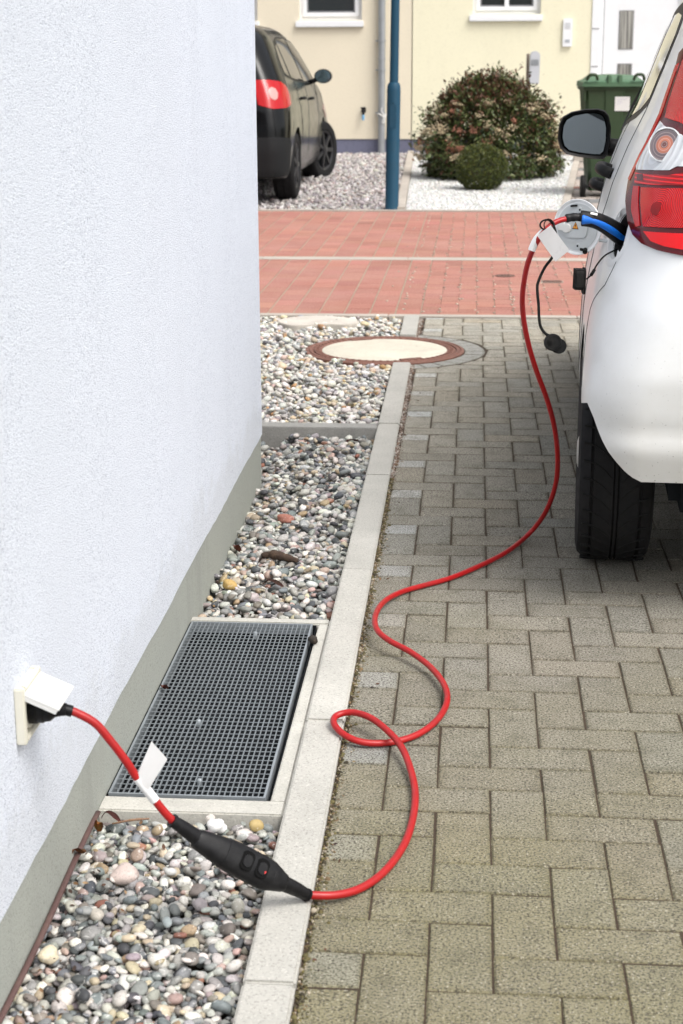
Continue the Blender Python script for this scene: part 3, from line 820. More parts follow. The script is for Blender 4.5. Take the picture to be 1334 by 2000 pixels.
    # paper flags
    def flag(name, quad, nrm, th=.0006):
        q = [Vector(p) for p in quad]; bm = bmesh.new(); n = 8; rows = []
        for i in range(n+1):
            a = q[0].lerp(q[3], i/n); b = q[1].lerp(q[2], i/n)
            rows.append([bm.verts.new(a.lerp(b, k/6)+Vector(nrm)*(.0025*math.sin(i/n*3.0+k*.3))) for k in range(7)])
        for a, b in zip(rows, rows[1:]):
            for k in range(6): bm.faces.new((a[k],a[k+1],b[k+1],b[k]))
        bmesh.ops.solidify(bm, geom=bm.faces[:], thickness=th)
        return obj(name, bm, M_label, t, True, 50)
    flag('cable_tag', [(.104,4.040,.920),(.137,4.046,.944),(.184,4.040,.884),(.151,4.036,.857)], (0,-1,0))
    i0 = 3; a, b = Vector((.093,4.068,.880)), Vector((.124,4.066,.928))
    bm = bmesh.new(); tube(bm, [a.lerp(b, k/6)+Vector((-.004,0,.003))*math.sin(PI*k/6) for k in range(7)], .0092, 16); obj('tag_wrap', bm, M_label, t, True, 40)
    flag('cable_tag', [(-.553,2.284,.276),(-.557,2.280,.298),(-.532,2.276,.318),(-.511,2.276,.290),][0:1]+[(-.534,2.312,.322),(-.511,2.312,.290),(-.536,2.284,.252)], (0,-1,0))
    bm = bmesh.new(); Q = cr(C2, 8); tube(bm, Q[41:52], .0076, 16); obj('tag_wrap', bm, M_label, t, True, 40)
    # connector
    bm = bmesh.new(); Q = cr([(.176,4.099,.955),(.195,4.102,.958),(.218,4.108,.957)], 6); n = len(Q)
    tube(bm, Q, [.0102+.0006*math.sin(i*1.3) for i in range(n)], 18); obj('strain_relief', bm, M_black, t, True, 40)
    con = bmesh.new()
    K = [(.2135,4.108,.9545),(.219,4.108,.9545),(.236,4.113,.952),(.255,4.122,.947),(.277,4.135,.936),(.300,4.150,.921),(.318,4.166,.908),(.335,4.185,.898)]
    Q = cr(K, 6); n = len(Q)
    rr = np.interp(np.linspace(0,1,n), [0,.05,.25,.5,.75,1], [.0175,.0200,.0190,.0210,.0240,.026]).tolist()
    tube(con, Q, rr, 24, flat=.82, upv=(0,0,1)); co = obj('connector', con, M_black, t, True, 40)
    bm = bmesh.new()
    Qb = [q+Vector((-.002,-.0105,-.0015)) for q in Q[4:-2]]; m = len(Qb)
    rb = np.interp(np.linspace(0,1,m), [0,.06,.25,.5,.8,1], [.0100,.0124,.0084,.0106,.0128,.0142]).tolist()
    tube(bm, Qb, rb, 24, flat=1.02, upv=(0,0,1)); obj('grip', bm, M_blue, co, True, 40)
    bm = bmesh.new(); b = bmesh.new(); box(b, -.0085, .0085, -.0005, .0005, -.0030, .0030)
    merge(bm, b, Matrix.Translation((.2445,4.1015,.9665)) @ Matrix.Rotation(R(12),4,'Y') @ Matrix.Rotation(R(-40),4,'X'))
    obj('name_plate', bm, M_white, co)
    # dust cap on its flat strap
    bm = bmesh.new()
    S = cr([(.132,4.058,.921),(.121,4.050,.943),(.128,4.056,.956),(.141,4.068,.948),(.152,4.074,.915),(.150,4.078,.88),(.143,4.076,.86),(.126,4.074,.836),(.111,4.072,.80),(.1105,4.071,.775),(.114,4.07,.745),(.1165,4.07,.71),(.122,4.07,.688),(.135,4.07,.672),(.147,4.07,.668)], 6)
    tube(bm, S, .0014, 8, flat=2.6, upv=(1,0,0)); obj('cap_strap', bm, M_rubber, t, True, 50)
    bm = bmesh.new(); tube(bm, [(.129+.017*math.cos(a), 4.064+.005*math.sin(a), .943+.012*math.sin(a)) for a in [2*PI*k/24 for k in range(24)]], .0022, 8, closed=True)
    obj('strap_ring', bm, M_rubber, t, True)
    bm = bmesh.new(); Mx = axM((.152,4.068,.652), (.12,-.96,.12))
    lathe(bm, [(.0205,-.012),(.0215,-.010),(.0215,.008),(.0205,.010),(.017,.0105),(.0165,.009),(.0005,.009)], 32, Mx)
    prism(bm, [(x-.002, y+.012) for x, y in rrect(.016,.016,.006)], -.010, .009, Mx)
    lathe(bm, [(.019,-.011),(.019,.007),(.0005,.0075)], 28, axM((.1665,4.072,.642), (.12,-.96,.12)))
    obj('dust_cap', bm, M_rubber, t, True, 35)
charging()

# ================================================================== cars
class Body:
    """car body: stacked rounded-rectangle slices; local x right, y forward, z up, origin under the rear axle"""
    def __init__(s, P): s.P = P
    def prof(s, z):
        P = s.P; I = np.interp
        return (float(I(z, P['HZ'], P['HW'])), float(I(z, P['YZ'], P['YR'])), float(I(z, P['RZ'], P['RX'])), float(I(z, P['RZ'], P['RY'])), float(I(z, P['FZ'], P['FY'])))
    def bulge(s, y, z=1.0): return s.P['BK']*max(y-.5, 0)**2*float(np.interp(z, [.5,.85], [.35,1]))
    def pt(s, u, z):
        """left half: u<0 side going forward, 0..pi/2 rear corner, beyond = rear going to the centre"""
        h, b, rx, ry, f = s.prof(z); cx, cy = -(h-rx), b+ry
        if u < 0: y = cy-u*ry; return Vector((-(h-s.bulge(y, z)), y, z))
        if u <= PI/2: return Vector((cx-rx*math.cos(u), cy-ry*math.sin(u), z))
        return Vector((cx+(u-PI/2)*rx, b, z))
    def y2u(s, y, z):
        h, b, rx, ry, f = s.prof(z); return -(y-(b+ry))/ry
    def nrm(s, u, z):
        a = s.pt(u+.02, z)-s.pt(u-.02, z); b = s.pt(u, z+.01)-s.pt(u, z-.01)
        return a.cross(b).normalized() if True else None
    def out(s, u, z):
        n = s.nrm(u, z)
        p = s.pt(u, z); c = Vector((0, p.y+.3, p.z-.1))
        return n if n.dot(p-c) > 0 else -n
    def shell(s, zb, nz=34, ns=64, nc=10):
        bm = bmesh.new(); P = s.P; ztop = P['HZ'][-1]; cols = []
        us = ([('S', k/ns) for k in range(ns)]+[('C', k/nc) for k in range(nc)]+[('R', k/10) for k in range(10)])
        def col(kind, t, side):
            pts = []
            def xy(z):
                h, b, rx, ry, f = s.prof(z); fr = .28
                if kind == 'S': y = (f-fr)+(b+ry-(f-fr))*t; return (-(h-s.bulge(y, z)), y, (-(y-(b+ry))/ry))
                if kind == 'C': u = t*PI/2; q = s.pt(u, z); return (q.x, q.y, u)
                if kind == 'R': cx = -(h-rx); return (cx*(1-t), b, 9)
                if kind == 'F': a = t*PI/2; hh = h-s.bulge(f-fr, z); return (-(hh-.28)-.28*math.sin(a), f-fr+.28*math.cos(a), -9)
                if kind == 'G': hh = h-s.bulge(f-fr, z); return (-(hh-.28)*t, f, -9)
            x, y, u = xy(.45); z0 = zb(x, y, u, kind)
            for k in range(nz+1):
                t2 = k/nz; z = z0+(ztop-z0)*t2
                X = xy(z); pts.append(bm.verts.new((X[0]*side, X[1], z)))
            return pts
        seq = [('G', k/5) for k in range(5)]+[('F', k/7) for k in range(7)]+us
        left = [col(k, t, 1) for k, t in seq]+[col('R', 1.0, 1)]
        right = [col(k, t, -1) for k, t in seq[1:]][::-1]
        ring = left+right; n = len(ring)
        for i in range(n):
            a, b = ring[i], ring[(i+1) % n]
            for k in range(nz): bm.faces.new((a[k], b[k], b[k+1], a[k+1]))
        # roof: two shrinking loops and a cap
        top = [c[-1] for c in ring]; cx = 0; cy = sum(v.co.y for v in top)/n
        prev = top
        for sc, dz in ((.9, .010), (.6, .020), (.25, .025)):
            cur = [bm.verts.new((v.co.x*sc, cy+(v.co.y-cy)*sc, v.co.z+dz)) for v in top]
            for i in range(n): bm.faces.new((prev[i], prev[(i+1) % n], cur[(i+1) % n], cur[i]))
            prev = cur
        bm.faces.new(prev)
        bmesh.ops.remove_doubles(bm, verts=bm.verts, dist=.0004)
        bmesh.ops.recalc_face_normals(bm, faces=bm.faces)
        return bm
    def patch(s, name, outline, off, m, parent, side=1, step=.02, thick=.012, du=.08, dome=None):
        """outline of (u,z); draped on the body `off` metres proud, with a rim"""
        zs = [p[1] for p in outline]; usl = [p[0] for p in outline]
        # densify outline
        D = []
        n = len(outline)
        for i in range(n):
            p, q = outline[i], outline[(i+1) % n]
            k = max(1, int(max(abs(q[0]-p[0])/du, abs(q[1]-p[1])/step)))
            for j in range(k): D.append((p[0]+(q[0]-p[0])*j/k, p[1]+(q[1]-p[1])*j/k))
        S = 5.0                                       # z scaled up so that triangles are balanced
        V = [Vector((p[0], p[1]*S)) for p in D]; E = [(i, (i+1) % len(V)) for i in range(len(V))]
        u = min(usl)+du/2
        while u < max(usl):
            z = min(zs)+step/2
            while z < max(zs):
                if inpoly((u, z), outline): V.append(Vector((u, z*S)))
                z += step
            u += du
        vv, ee, ff, *_ = delaunay_2d_cdt(V, E, [list(range(len(D)))], 1, 1e-5)
        bm = bmesh.new(); top = []; 
        for p in vv:
            uu, zz = p.x, p.y/S; o = off+(dome(uu, zz) if dome else 0)
            q = s.pt(uu, zz)+s.out(uu, zz)*o; top.append(bm.verts.new((q.x*side, q.y, q.z)))
        for f in ff:
            try: bm.faces.new([top[i] for i in f])
            except Exception: pass
        be = [e for e in bm.edges if len(e.link_faces) == 1]
        r = bmesh.ops.extrude_edge_only(bm, edges=be)
        idx = {v: i for i, v in enumerate(top)}
        for v in [g for g in r['geom'] if isinstance(g, bmesh.types.BMVert)]:
            src = Vector((v.co.x*side, v.co.y, v.co.z))
            c = Vector((0, v.co.y+.35, v.co.z)); d = (c-Vector((v.co.x, v.co.y, v.co.z))).normalized()
            v.co += d*thick
        bmesh.ops.recalc_face_normals(bm, faces=bm.faces)
        return obj(name, bm, m, parent, True, 50)
    def seam(s, name, P, r, m, parent, side=1, off=.0002):
        Q = []
        for (a, b) in zip(P, P[1:]):
            for j in range(6): t = j/6; Q.append((a[0]+(b[0]-a[0])*t, a[1]+(b[1]-a[1])*t))
        Q.append(P[-1]); pts = []
        for u, z in Q: q = s.pt(u, z)+s.out(u, z)*off; pts.append((q.x*side, q.y, q.z))
        bm = bmesh.new(); tube(bm, pts, r, 6); return obj(name, bm, m, parent, True)
def inpoly(p, poly):
    c = False; n = len(poly)
    for i in range(n):
        a, b = poly[i], poly[(i+1) % n]
        if (a[1] > p[1]) != (b[1] > p[1]) and p[0] < (b[0]-a[0])*(p[1]-a[1])/(b[1]-a[1])+a[0]: c = not c
    return c

M_rimm = m_grime('alloy', (.50,.51,.52), .3, (.2,.2,.2), .3, 20, metal=.8)
def m_tyre():
    m = m_grime('tyre_rubber', (.013,.013,.014), .8, (.035,.033,.03), .3, 14, bump=.35); return m
M_tyre = m_tyre()
def wheel(parent, x, y, r, w, side, steer=0, tread=True, rim=M_rimm):
    """side -1 = left wheel; x is the outer face"""
    o = bpy.data.objects.new('wheel', None); C.objects.link(o); o.parent = parent
    o.location = (x-side*w/2, y, r); o.rotation_euler = (0, 0, steer)
    bm = bmesh.new(); hw = w/2; seg = 72
    M = Matrix.Rotation(PI/2, 4, 'Y')
    prof = [(r*.66,-hw*.90),(r*.70,-hw*1.0),(r*.84,-hw*1.05),(r*.93,-hw*.99),(r*.975,-hw*.86),(r*.993,-hw*.70)]
    p2 = []
    for g in (-.66,0,.66):
        c = g*hw
        if g: p2 += [(r*.998,c-.0045),(r*.975,c-.003),(r*.975,c+.003),(r*.998,c+.0045)]
        else: p2 += [(r,c-.0085),(r*.978,c-.006),(r*.978,c-.0035),(r,c-.003),(r,c+.003),(r*.978,c+.0035),(r*.978,c+.006),(r,c+.0085)]
    prof = prof+p2+[(q[0], -q[1]) for q in prof[::-1]]
    lathe(bm, prof, seg, M, cap=False)
    obj('tyre', bm, M_tyre, o, True, 28)
    if tread:
        # directional tread: dark curved sipes cut as thin raised blocks edges
        bm = bmesh.new(); nb = 40
        for k in range(nb):
            a0 = 2*PI*k/nb
            for s2 in (-1, 1):
                pts = []
                for j in range(6):
                    t = j/5; xx = s2*(.013+t*(hw*.90-.013)); aa = a0-.16*(1-(1-t)**2.0)+(.03 if s2 > 0 else 0)
                    rr = r*(.9965-.006*max(0, t-.72)/.28*4*.25)
                    pts.append((xx, -rr*math.sin(aa), rr*math.cos(aa)))
                tube(bm, pts, .0030, 5)
        obj('tread_grooves', bm, mat('groove_shadow_rubber', (.004,.004,.004), .95), o)
    bm = bmesh.new(); s = side
    P = [(r*.67,-hw*.9),(r*.67,hw*.9)]
    lathe(bm, [(r*.60,-hw*.8),(r*.67,-hw*.93),(r*.68,-hw*.88),(r*.60,0),(r*.68,hw*.88),(r*.67,hw*.93),(r*.60,hw*.8)], 48, M, cap=False)
    n = 7
    for k in range(n):
        b = bmesh.new(); box(b, -.022, .022, .03, r*.63, -.012, .010, bev=.006)
        merge(bm, b, Matrix.Translation((s*hw*.86,0,0)) @ Matrix.Rotation(2*PI*k/n, 4, 'X') @ Matrix.Rotation(PI/2, 4, 'Y') @ Matrix.Rotation(0, 4, 'Z'))
    lathe(bm, [(.055,-.03),(.055,.012),(.03,.02),(.0005,.021)] if s > 0 else [(.055,.03),(.055,-.012),(.03,-.02),(.0005,-.021)], 24, Matrix.Translation((s*hw*.86,0,0)) @ M, cap=False)
    obj('rim', bm, rim, o, True, 40)
    bm = bmesh.new(); lathe(bm, [(r*.58,-hw*.5),(r*.58,hw*.5)], 32, M); obj('brake_drum', bm, M_dark, o)
    return o
def m_paint(name, col, dirt, amt=.25, rough=.22):
    m = mat(name, col, rough, 0, .5, 1.0); n = N(m)
    z = n.sep()[2]
    low = n.ramp(n.math('ADD', z, n.math('MULTIPLY', n.noise(7, 6, .7), .35)), [(.45, 1.0), (.95, 0.0)])
    f = n.math('MULTIPLY', low, amt)
    c = n.mix(col, dirt, f)
    sp = n.ramp(n.noise(170, 2, .5), [(.25, 1), (.30, 0)])
    c = n.mix(c, (.03,.025,.02), n.math('MULTIPLY', sp, n.math('MULTIPLY', low, .8)))
    n.color(c); n.rough(n.ramp(n.noise(9, 5), [(.3, rough), (.7, rough+.12)])); return m
M_wpaint = m_paint('white_paint', (.74,.755,.765), (.42,.39,.32), .5, .28); M_wpaint.node_tree.nodes['Principled BSDF'].inputs['Coat Weight'].default_value = .25
M_bpaint = m_paint('black_paint', (.003,.0035,.004), (.02,.019,.016), .4, .12); M_bpaint.node_tree.nodes['Principled BSDF'].inputs['Coat Weight'].default_value = .12; M_bpaint.node_tree.nodes['Principled BSDF'].inputs['Specular IOR Level'].default_value = .2
M_glass = mat('car_glass', (.006,.008,.008), .04, 0, .5, 0)
M_trim = mat('black_trim', (.006,.006,.006), .5, spec=.22)
M_seam = mat('panel_gap', (.05,.05,.05), .8)
def m_lens(name, col, rings=None, scale=200, rough=.12, lo=.35, emis=0):
    m = mat(name, col, rough, 0, .35, .12); n = N(m)
    if rings:
        mp = n.new('ShaderNodeVectorMath', operation='DISTANCE'); n.l.new(n.co(), mp.inputs[0]); mp.inputs[1].default_value = rings
        d = mp.outputs['Value']
        w = n.math('SINE', n.math('MULTIPLY', d, scale))
        c = n.mix(tuple(v*lo for v in col), col, n.ramp(w, [(.2, 0), (.6, 1)]))
        n.color(c); n.bump(w, .5, .0015)
    return m

def liner(t, s2, yc, rr, zc, xo):
    bm = bmesh.new(); A = []; Bq = []; n2 = 20
    for k in range(n2+1):
        a = PI*.80*k/n2
        A.append(bm.verts.new((s2*xo, yc+rr*math.cos(a), zc+rr*math.sin(a)*.98))); Bq.append(bm.verts.new((s2*.50, yc+rr*math.cos(a), zc+rr*math.sin(a)*.98)))
    for k in range(n2): bm.faces.new((A[k],A[k+1],Bq[k+1],Bq[k]))
    obj('arch_liner', bm, M_dark, t)
def white_car():
    P = dict(HZ=[0.2,0.34,0.45,0.55,0.65,0.72,0.79,0.86,0.93,1.0,1.05,1.1,1.15,1.2,1.3,1.4,1.5,1.57,1.6],
             HW=[0.79,0.80,0.804,0.803,0.797,0.788,0.778,0.766,0.751,0.733,0.715,0.696,0.672,0.648,0.612,0.575,0.533,0.485,0.40],
             YZ=[.2,.34,.43,.475,.51,.6,.75,.88,1.05,1.3,1.5,1.57,1.6], YR=[-.50,-.535,-.560,-.553,-.558,-.562,-.54,-.50,-.47,-.40,-.28,-.20,-.12],
             RZ=[.2,.55,.85,1.6], RX=[.14,.15,.22,.22], RY=[.2,.22,.45,.42],
             FZ=[.2,.5,.72,.85,.98,1.04,1.5,1.57,1.6], FY=[3.10,3.18,3.14,3.02,2.62,2.30,1.35,1.15,.95], BK=.028)
    t = thing('white_car', 'white hatchback being charged, rear left corner at the right of the drive', 'car', (1.0487,4.355,0), -R(3.2))
    B = Body(P)
    def zb(x, y, u, kind):
        if kind == 'R': return .350
        cu = [(0,.50),(.437,.52),(.619,.496),(.75,.468),(.869,.443),(1.0,.418),(1.152,.395),(1.3,.374),(1.45,.358),(1.58,.351)]
        if kind == 'C': return float(np.interp(u, [c[0] for c in cu], [c[1] for c in cu]))
        base = .27
        for yc in (0, 2.36):
            d = abs(y-yc)
            if d < .345: base = max(base, .29+math.sqrt(.345**2-d*d))
        if y < -.15: base = max(base, .50)
        return base
    # body side, with the round opening for the charging socket cut out of it
    bm = B.shell(zb, nz=70, ns=110, nc=22)
    hc = Vector((-.735,-.224,.916)); uh, zh = .536, .916
    hc = B.pt(.50, .913); hn = B.out(.50, .913); HR = .066
    kill = [f for f in bm.faces if f.calc_center_median().x < 0 and (f.calc_center_median()-hc).length < HR]
    bmesh.ops.delete(bm, geom=kill, context='FACES')
    body = obj('body', bm, M_wpaint, t, True, 35)
    # lip of the opening
    bm = bmesh.new(); tv = Vector((0,0,1)); tv = (tv-hn*tv.dot(hn)).normalized(); sv = tv.cross(hn)
    def onb(a, r):
        q = hc+tv*(r*math.cos(a))+sv*(r*math.sin(a)); best = None
        # project on the body surface along x
        lo, hi = -3.0, PI/2
        for _ in range(30):
            mid = (lo+hi)/2
            if B.pt(mid, q.z).y > q.y: lo = mid
            else: hi = mid
        return B.pt(lo, q.z), B.out(lo, q.z)
    rings = []; n = 56
    for r, o in ((HR+.016,.0004),(HR+.006,.0022),(HR-.001,.0018),(HR-.003,-.004),(HR-.010,-.012)):
        row = []
        for k in range(n):
            p, nn = onb(2*PI*k/n, r); row.append(bm.verts.new(p+nn*o))
        rings.append(row)
    for a, b in zip(rings, rings[1:]):
        for k in range(n): bm.faces.new((a[k],a[(k+1)%n],b[(k+1)%n],b[k]))
    obj('socket_rim', bm, M_wpaint, t, True, 60)
    bm = bmesh.new(); Mx = frameM(hc, sv, tv, hn)
    lathe(bm, [(.0565,-.011),(.054,-.045),(.050,-.060),(.0005,-.060)], 40, Mx, cap=False)
    obj('socket_recess', bm, mat('recess_plastic', (.03,.03,.03), .6), t, True, 40)
    bm = bmesh.new(); lathe(bm, [(.031,-.058),(.031,-.022),(.028,-.020),(.026,-.024),(.0005,-.024)], 32, Mx @ Matrix.Translation((0,.002,0)), cap=False)
    obj('inlet', bm, M_black, t, True, 40)
    # dark underbody, arches, axle, exhaust
    bm = bmesh.new(); box(bm, -.575, .575, -.36, 2.95, .22, .50, bev=.03); box(bm, -.70, .70, .40, 1.95, .19, .42, bev=.02)
    box(bm, -.56, .56, -.49, -.30, .36, .50)
    tube(bm, [(-.62,0,.27),(.62,0,.27)], .035, 12); tube(bm, [(-.42,-.38,.30),(-.30,-.28,.26),(-.2,.3,.25)], .022, 10)
    for k in range(6): tube(bm, [(-.40+k*.03,-.34,.20),(-.40+k*.03,-.34,.32)], .005, 6)
    tube(bm, [(-.52,-.12,.24),(-.52,-.12,.55)], .03, 10)
    box(bm, -.50, -.05, -.33, -.05, .22, .30, bev=.02)
    obj('underbody', bm, M_dark, t)
    for yc in (0, 2.36):
        for s2 in (-1, 1): liner(t, s2, yc, .352, .29, .785 if yc == 0 else .75)
    for yc in (0, 2.36):
        for s2 in (-1, 1): wheel(t, s2*(.800 if yc == 0 else .765), yc, .292, .190, s2)
    # lamps
    def lamp(side):
        lt = B.patch('tail_lamp', [(.30,1.345),(.34,1.318),(.37,1.248),(.396,1.198),(.42,1.129),(.40,1.081),(.385,1.043),(.50,.992),(.628,.952),(.763,.922),(.905,.906),(1.104,.896),(1.381,.889),(1.62,.888),(1.72,.895),(1.77,.92),(1.72,1.05),(1.55,1.18),(1.35,1.30),(1.1,1.37),(.8,1.385),(.45,1.375)], .005, M_lampdark, t, side, .012, .014, .05)
        s = lambda nm, ol, off, m: B.patch(nm, ol, off, m, lt, side, .010, .004, .045)
        s('rim_strip', [(.345,1.315),(.372,1.248),(.398,1.198),(.424,1.129),(.405,1.081),(.39,1.043),(.44,1.040),(.455,1.072),(.475,1.129),(.452,1.198),(.43,1.248),(.40,1.32)], .0065, M_lampred2)
        s('upper_lens', [(.47,1.325),(.50,1.255),(.52,1.215),(.56,1.192),(.80,1.184),(1.06,1.166),(1.30,1.14),(1.52,1.13),(1.50,1.19),(1.32,1.29),(1.08,1.355),(.8,1.37),(.55,1.362)], .0078, M_upper if side > 0 else M_upper2)
        s('clear_lens', [(.50,1.182),(.60,1.173),(.90,1.156),(1.10,1.138),(1.32,1.112),(1.30,1.088),(1.02,1.086),(.96,1.076),(.49,1.067),(.46,1.075)], .0072, M_chrome)
        s('stripe_lens', [(.49,1.060),(.96,1.064),(1.10,1.072),(1.40,1.082),(1.56,1.080),(1.58,1.052),(1.10,1.044),(.56,1.036)], .0072, M_stripe)
        s('dark_block', [(.535,1.058),(.635,1.060),(.685,1.046),(.590,1.044)], .0078, M_lampdark)
        s('inner_edge', [(.555,1.030),(.645,1.032),(.84,.945),(.79,.940),(.66,.975)], .0072, M_lampred2)
        s('brake_lens', [(.69,1.030),(1.146,1.038),(1.30,1.038),(1.42,.952),(1.283,.950),(.884,.944)], .0085, M_brake if side > 0 else M_brake2)
        s('lower_lens', [(.90,.934),(1.318,.938),(1.50,.938),(1.56,.905),(1.367,.902),(1.177,.906),(1.02,.914)], .0072, M_lampred)
        # round reflectors
        def disc(nm, u, z, off, prof, m):
            p = B.pt(u, z)+B.out(u, z)*off; nn = (B.out(u, z)*.6+Vector((-.12,-1,.15))*.8).normalized(); p = Vector((p.x*side, p.y, p.z)); nn = Vector((nn.x*side, nn.y, nn.z))
            bm = bmesh.new(); lathe(bm, prof, 40, axM(p, nn), cap=False); return obj(nm, bm, m, lt, True, 40)
        r = .0385
        disc('turn_bowl', .80, 1.128, .013, [(r+.004,-.03),(r+.004,.006),(r+.001,.0068),(r,.004)], M_chrome)
        disc('turn_lens', .80, 1.128, .013, [(r,.003),(r*.8,.0044),(r*.5,.0052),(r*.25,.0055),(.0005,.0057)], M_turn if side > 0 else M_turn2)
        disc('brake_bulb', 1.0, .988, .0105, [(.0165,-.008),(.0160,.001),(.009,.0024),(.0005,.003)], M_lampdark2)
    cT = B.pt(.80,1.128)+B.out(.80,1.128)*.013; cB = B.pt(1.0,.988); cU = B.pt(1.25,1.27)
    mir = lambda v: (-v.x, v.y, v.z)
    global M_lampdark, M_lampdark2, M_lampred, M_lampred2, M_upper, M_upper2, M_brake, M_brake2, M_chrome, M_turn, M_turn2, M_stripe
    M_lampdark = m_lens('lamp_dark', (.10,.003,.006)); M_lampdark2 = m_lens('lamp_centre', (.22,.004,.006))
    M_lampred = m_lens('lamp_red', (.80,.006,.010)); M_lampred2 = m_lens('lamp_red_rim', (.48,.004,.008))
    M_upper = m_lens('lamp_ribs', (.80,.008,.014), cU[:], 1150, lo=.5); M_upper2 = m_lens('lamp_ribs', (.80,.008,.014), mir(cU), 1150, lo=.5)
    M_brake = m_lens('lamp_rings', (.85,.010,.014), cB[:], 1350, lo=.5); M_brake2 = m_lens('lamp_rings', (.85,.010,.014), mir(cB), 1350, lo=.5)
    M_chrome = m_lens('clear_lens', (.74,.76,.78), (-.65,-.30,1.12), 260, lo=.88)
    M_turn = mat('turn_glass', (.3,.2,.2), .15, 0, .6, 1.0); M_turn2 = M_turn
    n = N(M_turn)
    dz = n.new('ShaderNodeVectorMath', operation='DISTANCE'); mp = n.new('ShaderNodeVectorMath', operation='ABSOLUTE')
    n.l.new(n.co(), mp.inputs[0]); n.l.new(mp.outputs[0], dz.inputs[0]); dz.inputs[1].default_value = (abs(cT.x), abs(cT.y), cT.z)
    d = dz.outputs['Value']
    c = n.ramp(n.math('MULTIPLY', d, 1/.039), [(0,(.10,.03,.03)),(.26,(.16,.05,.04)),(.30,(.55,.18,.10)),(.55,(.40,.13,.08)),(.60,(.13,.09,.10)),(1,(.16,.13,.14))])
    c = n.mix(c, (.7,.55,.5), n.ramp(n.math('SINE', n.math('MULTIPLY', d, 900)), [(.70, 0), (.95, .35)]))
    n.color(c)
    M_stripe = m_lens('lamp_stripes', (.66,.006,.010)); n = N(M_stripe)
    w = n.math('SINE', n.math('MULTIPLY', n.sep()[2], 700)); n.color(n.mix((.30,.003,.005), (.82,.007,.012), n.ramp(w, [(.2,0),(.7,1)])))
    lamp(1); lamp(-1)
    # windows and trim
    def sidewin(name, pts, off, m, side, parent=t):
        return B.patch(name, [(B.y2u(y, z), z) for y, z in pts], off, m, parent, side, .03, .006, .25)
    for side in (1, -1):
        sidewin('window_surround', [(.24,1.215),(.55,1.165),(1.0,1.13),(1.7,1.08),(2.12,1.055),(1.94,1.16),(1.72,1.30),(1.45,1.42),(1.2,1.475),(.7,1.49),(.35,1.47),(.22,1.40)], .0015, M_trim, side)
        sidewin('side_window', [(.28,1.230),(.50,1.190),(.86,1.160),(.86,1.455),(.62,1.458),(.38,1.445),(.27,1.39)], .0035, M_glass, side)
        sidewin('side_window', [(.94,1.152),(1.65,1.105),(1.86,1.09),(1.66,1.26),(1.42,1.39),(1.2,1.445),(.94,1.455)], .0035, M_glass, side)
        B.seam('door_gap', [(B.y2u(.86,z),z) for z in (1.17,1.0,.8,.6,.45,.36)], .0018, M_seam, t, side)
        B.seam('door_gap', [(B.y2u(y,z),z) for y, z in ((.26,1.22),(.22,1.1),(.24,.95),(.33,.80),(.40,.66),(.46,.45))], .0018, M_seam, t, side)
        B.seam('door_gap', [(B.y2u(1.86,z),z) for z in (1.06,.9,.7,.5,.38)], .0018, M_seam, t, side)
        B.seam('bumper_gap', [(.70,.935),(.643,.879),(.548,.827),(.470,.793),(.342,.771),(.2,.747),(.05,.715),(-.10,.66),(-.22,.60),(-.28,.53)], .0011, M_seam, t, side)
        B.seam('hatch_gap', [(1.64,.885),(1.64,.80),(1.66,.74),(1.76,.716),(1.95,.710),(3.2,.710),(4.0,.710)], .0016, M_seam, t, side)
        # door handles
        for y, z in ((.56,1.010),(1.36,.910)):
            u = B.y2u(y, z); p = B.pt(u, z); nn = B.out(u, z)
            p = Vector((p.x*side, p.y, p.z)); nn = Vector((nn.x*side, nn.y, nn.z))
            bm = bmesh.new(); Q = [p+Vector((0,dy,0))+nn*o for dy, o in ((-.095,.002),(-.088,.022),(-.06,.034),(0,.037),(.06,.033),(.085,.022),(.092,.002))]
            tube(bm, cr(Q, 4), .0165, 14, flat=.9); b = bmesh.new()
            obj('door_handle', bm, M_trim, t, True, 40)
    # rear screen, plate, rear wiper, bumper strip
    rz = lambda x, z: (PI/2+(x+(B.prof(z)[0]-B.prof(z)[2]))/B.prof(z)[2], z)
    bm = bmesh.new()
    def rearpanel(name, pts, off, m):
        """symmetrical panel on the flat of the rear"""
        bm = bmesh.new(); rows = []
        for z, hw in pts:
            b = B.prof(z)[1]; rows.append([bm.verts.new((hw*k/6, b-off-.01*(1-(k/6)**2), z)) for k in range(-6, 7)])
        for a, c in zip(rows, rows[1:]):
            for k in range(12): bm.faces.new((a[k],a[k+1],c[k+1],c[k]))
        r = bmesh.ops.extrude_face_region(bm, geom=bm.faces[:])
        for v in [g for g in r['geom'] if isinstance(g, bmesh.types.BMVert)]: v.co.y += .02
        bmesh.ops.recalc_face_normals(bm, faces=bm.faces)
        return obj(name, bm, m, t, True, 40)
    rearpanel('rear_window', [(1.10,.40),(1.2,.42),(1.3,.43),(1.4,.42),(1.48,.40),(1.53,.36)], .004, M_glass)
    rearpanel('number_plate', [(.76,.26),(.82,.26),(.87,.26)], .006, M_white)
    # windscreen and headlamps (front of the car)
    bm = bmesh.new(); rows = []
    for z, hw in ((1.05,.66),(1.15,.63),(1.3,.57),(1.42,.52),(1.5,.47)):
        f = B.prof(z)[4]; rows.append([bm.verts.new((hw*k/6, f+.012-.05*(k/6)**2, z+.004)) for k in range(-6, 7)])
    for a, c in zip(rows, rows[1:]):
        for k in range(12): bm.faces.new((a[k],a[k+1],c[k+1],c[k]))
    obj('windscreen', bm, M_glass, t, True)
    for s2 in (-1, 1):
        bm = bmesh.new(); b = bmesh.new(); bmesh.ops.create_icosphere(b, subdivisions=3, radius=1)
        merge(bm, b, Matrix.Translation((s2*.52,2.98,.74)) @ Matrix.Diagonal((.16,.17,.085,1))); obj('headlamp', bm, M_chrome, t, True)
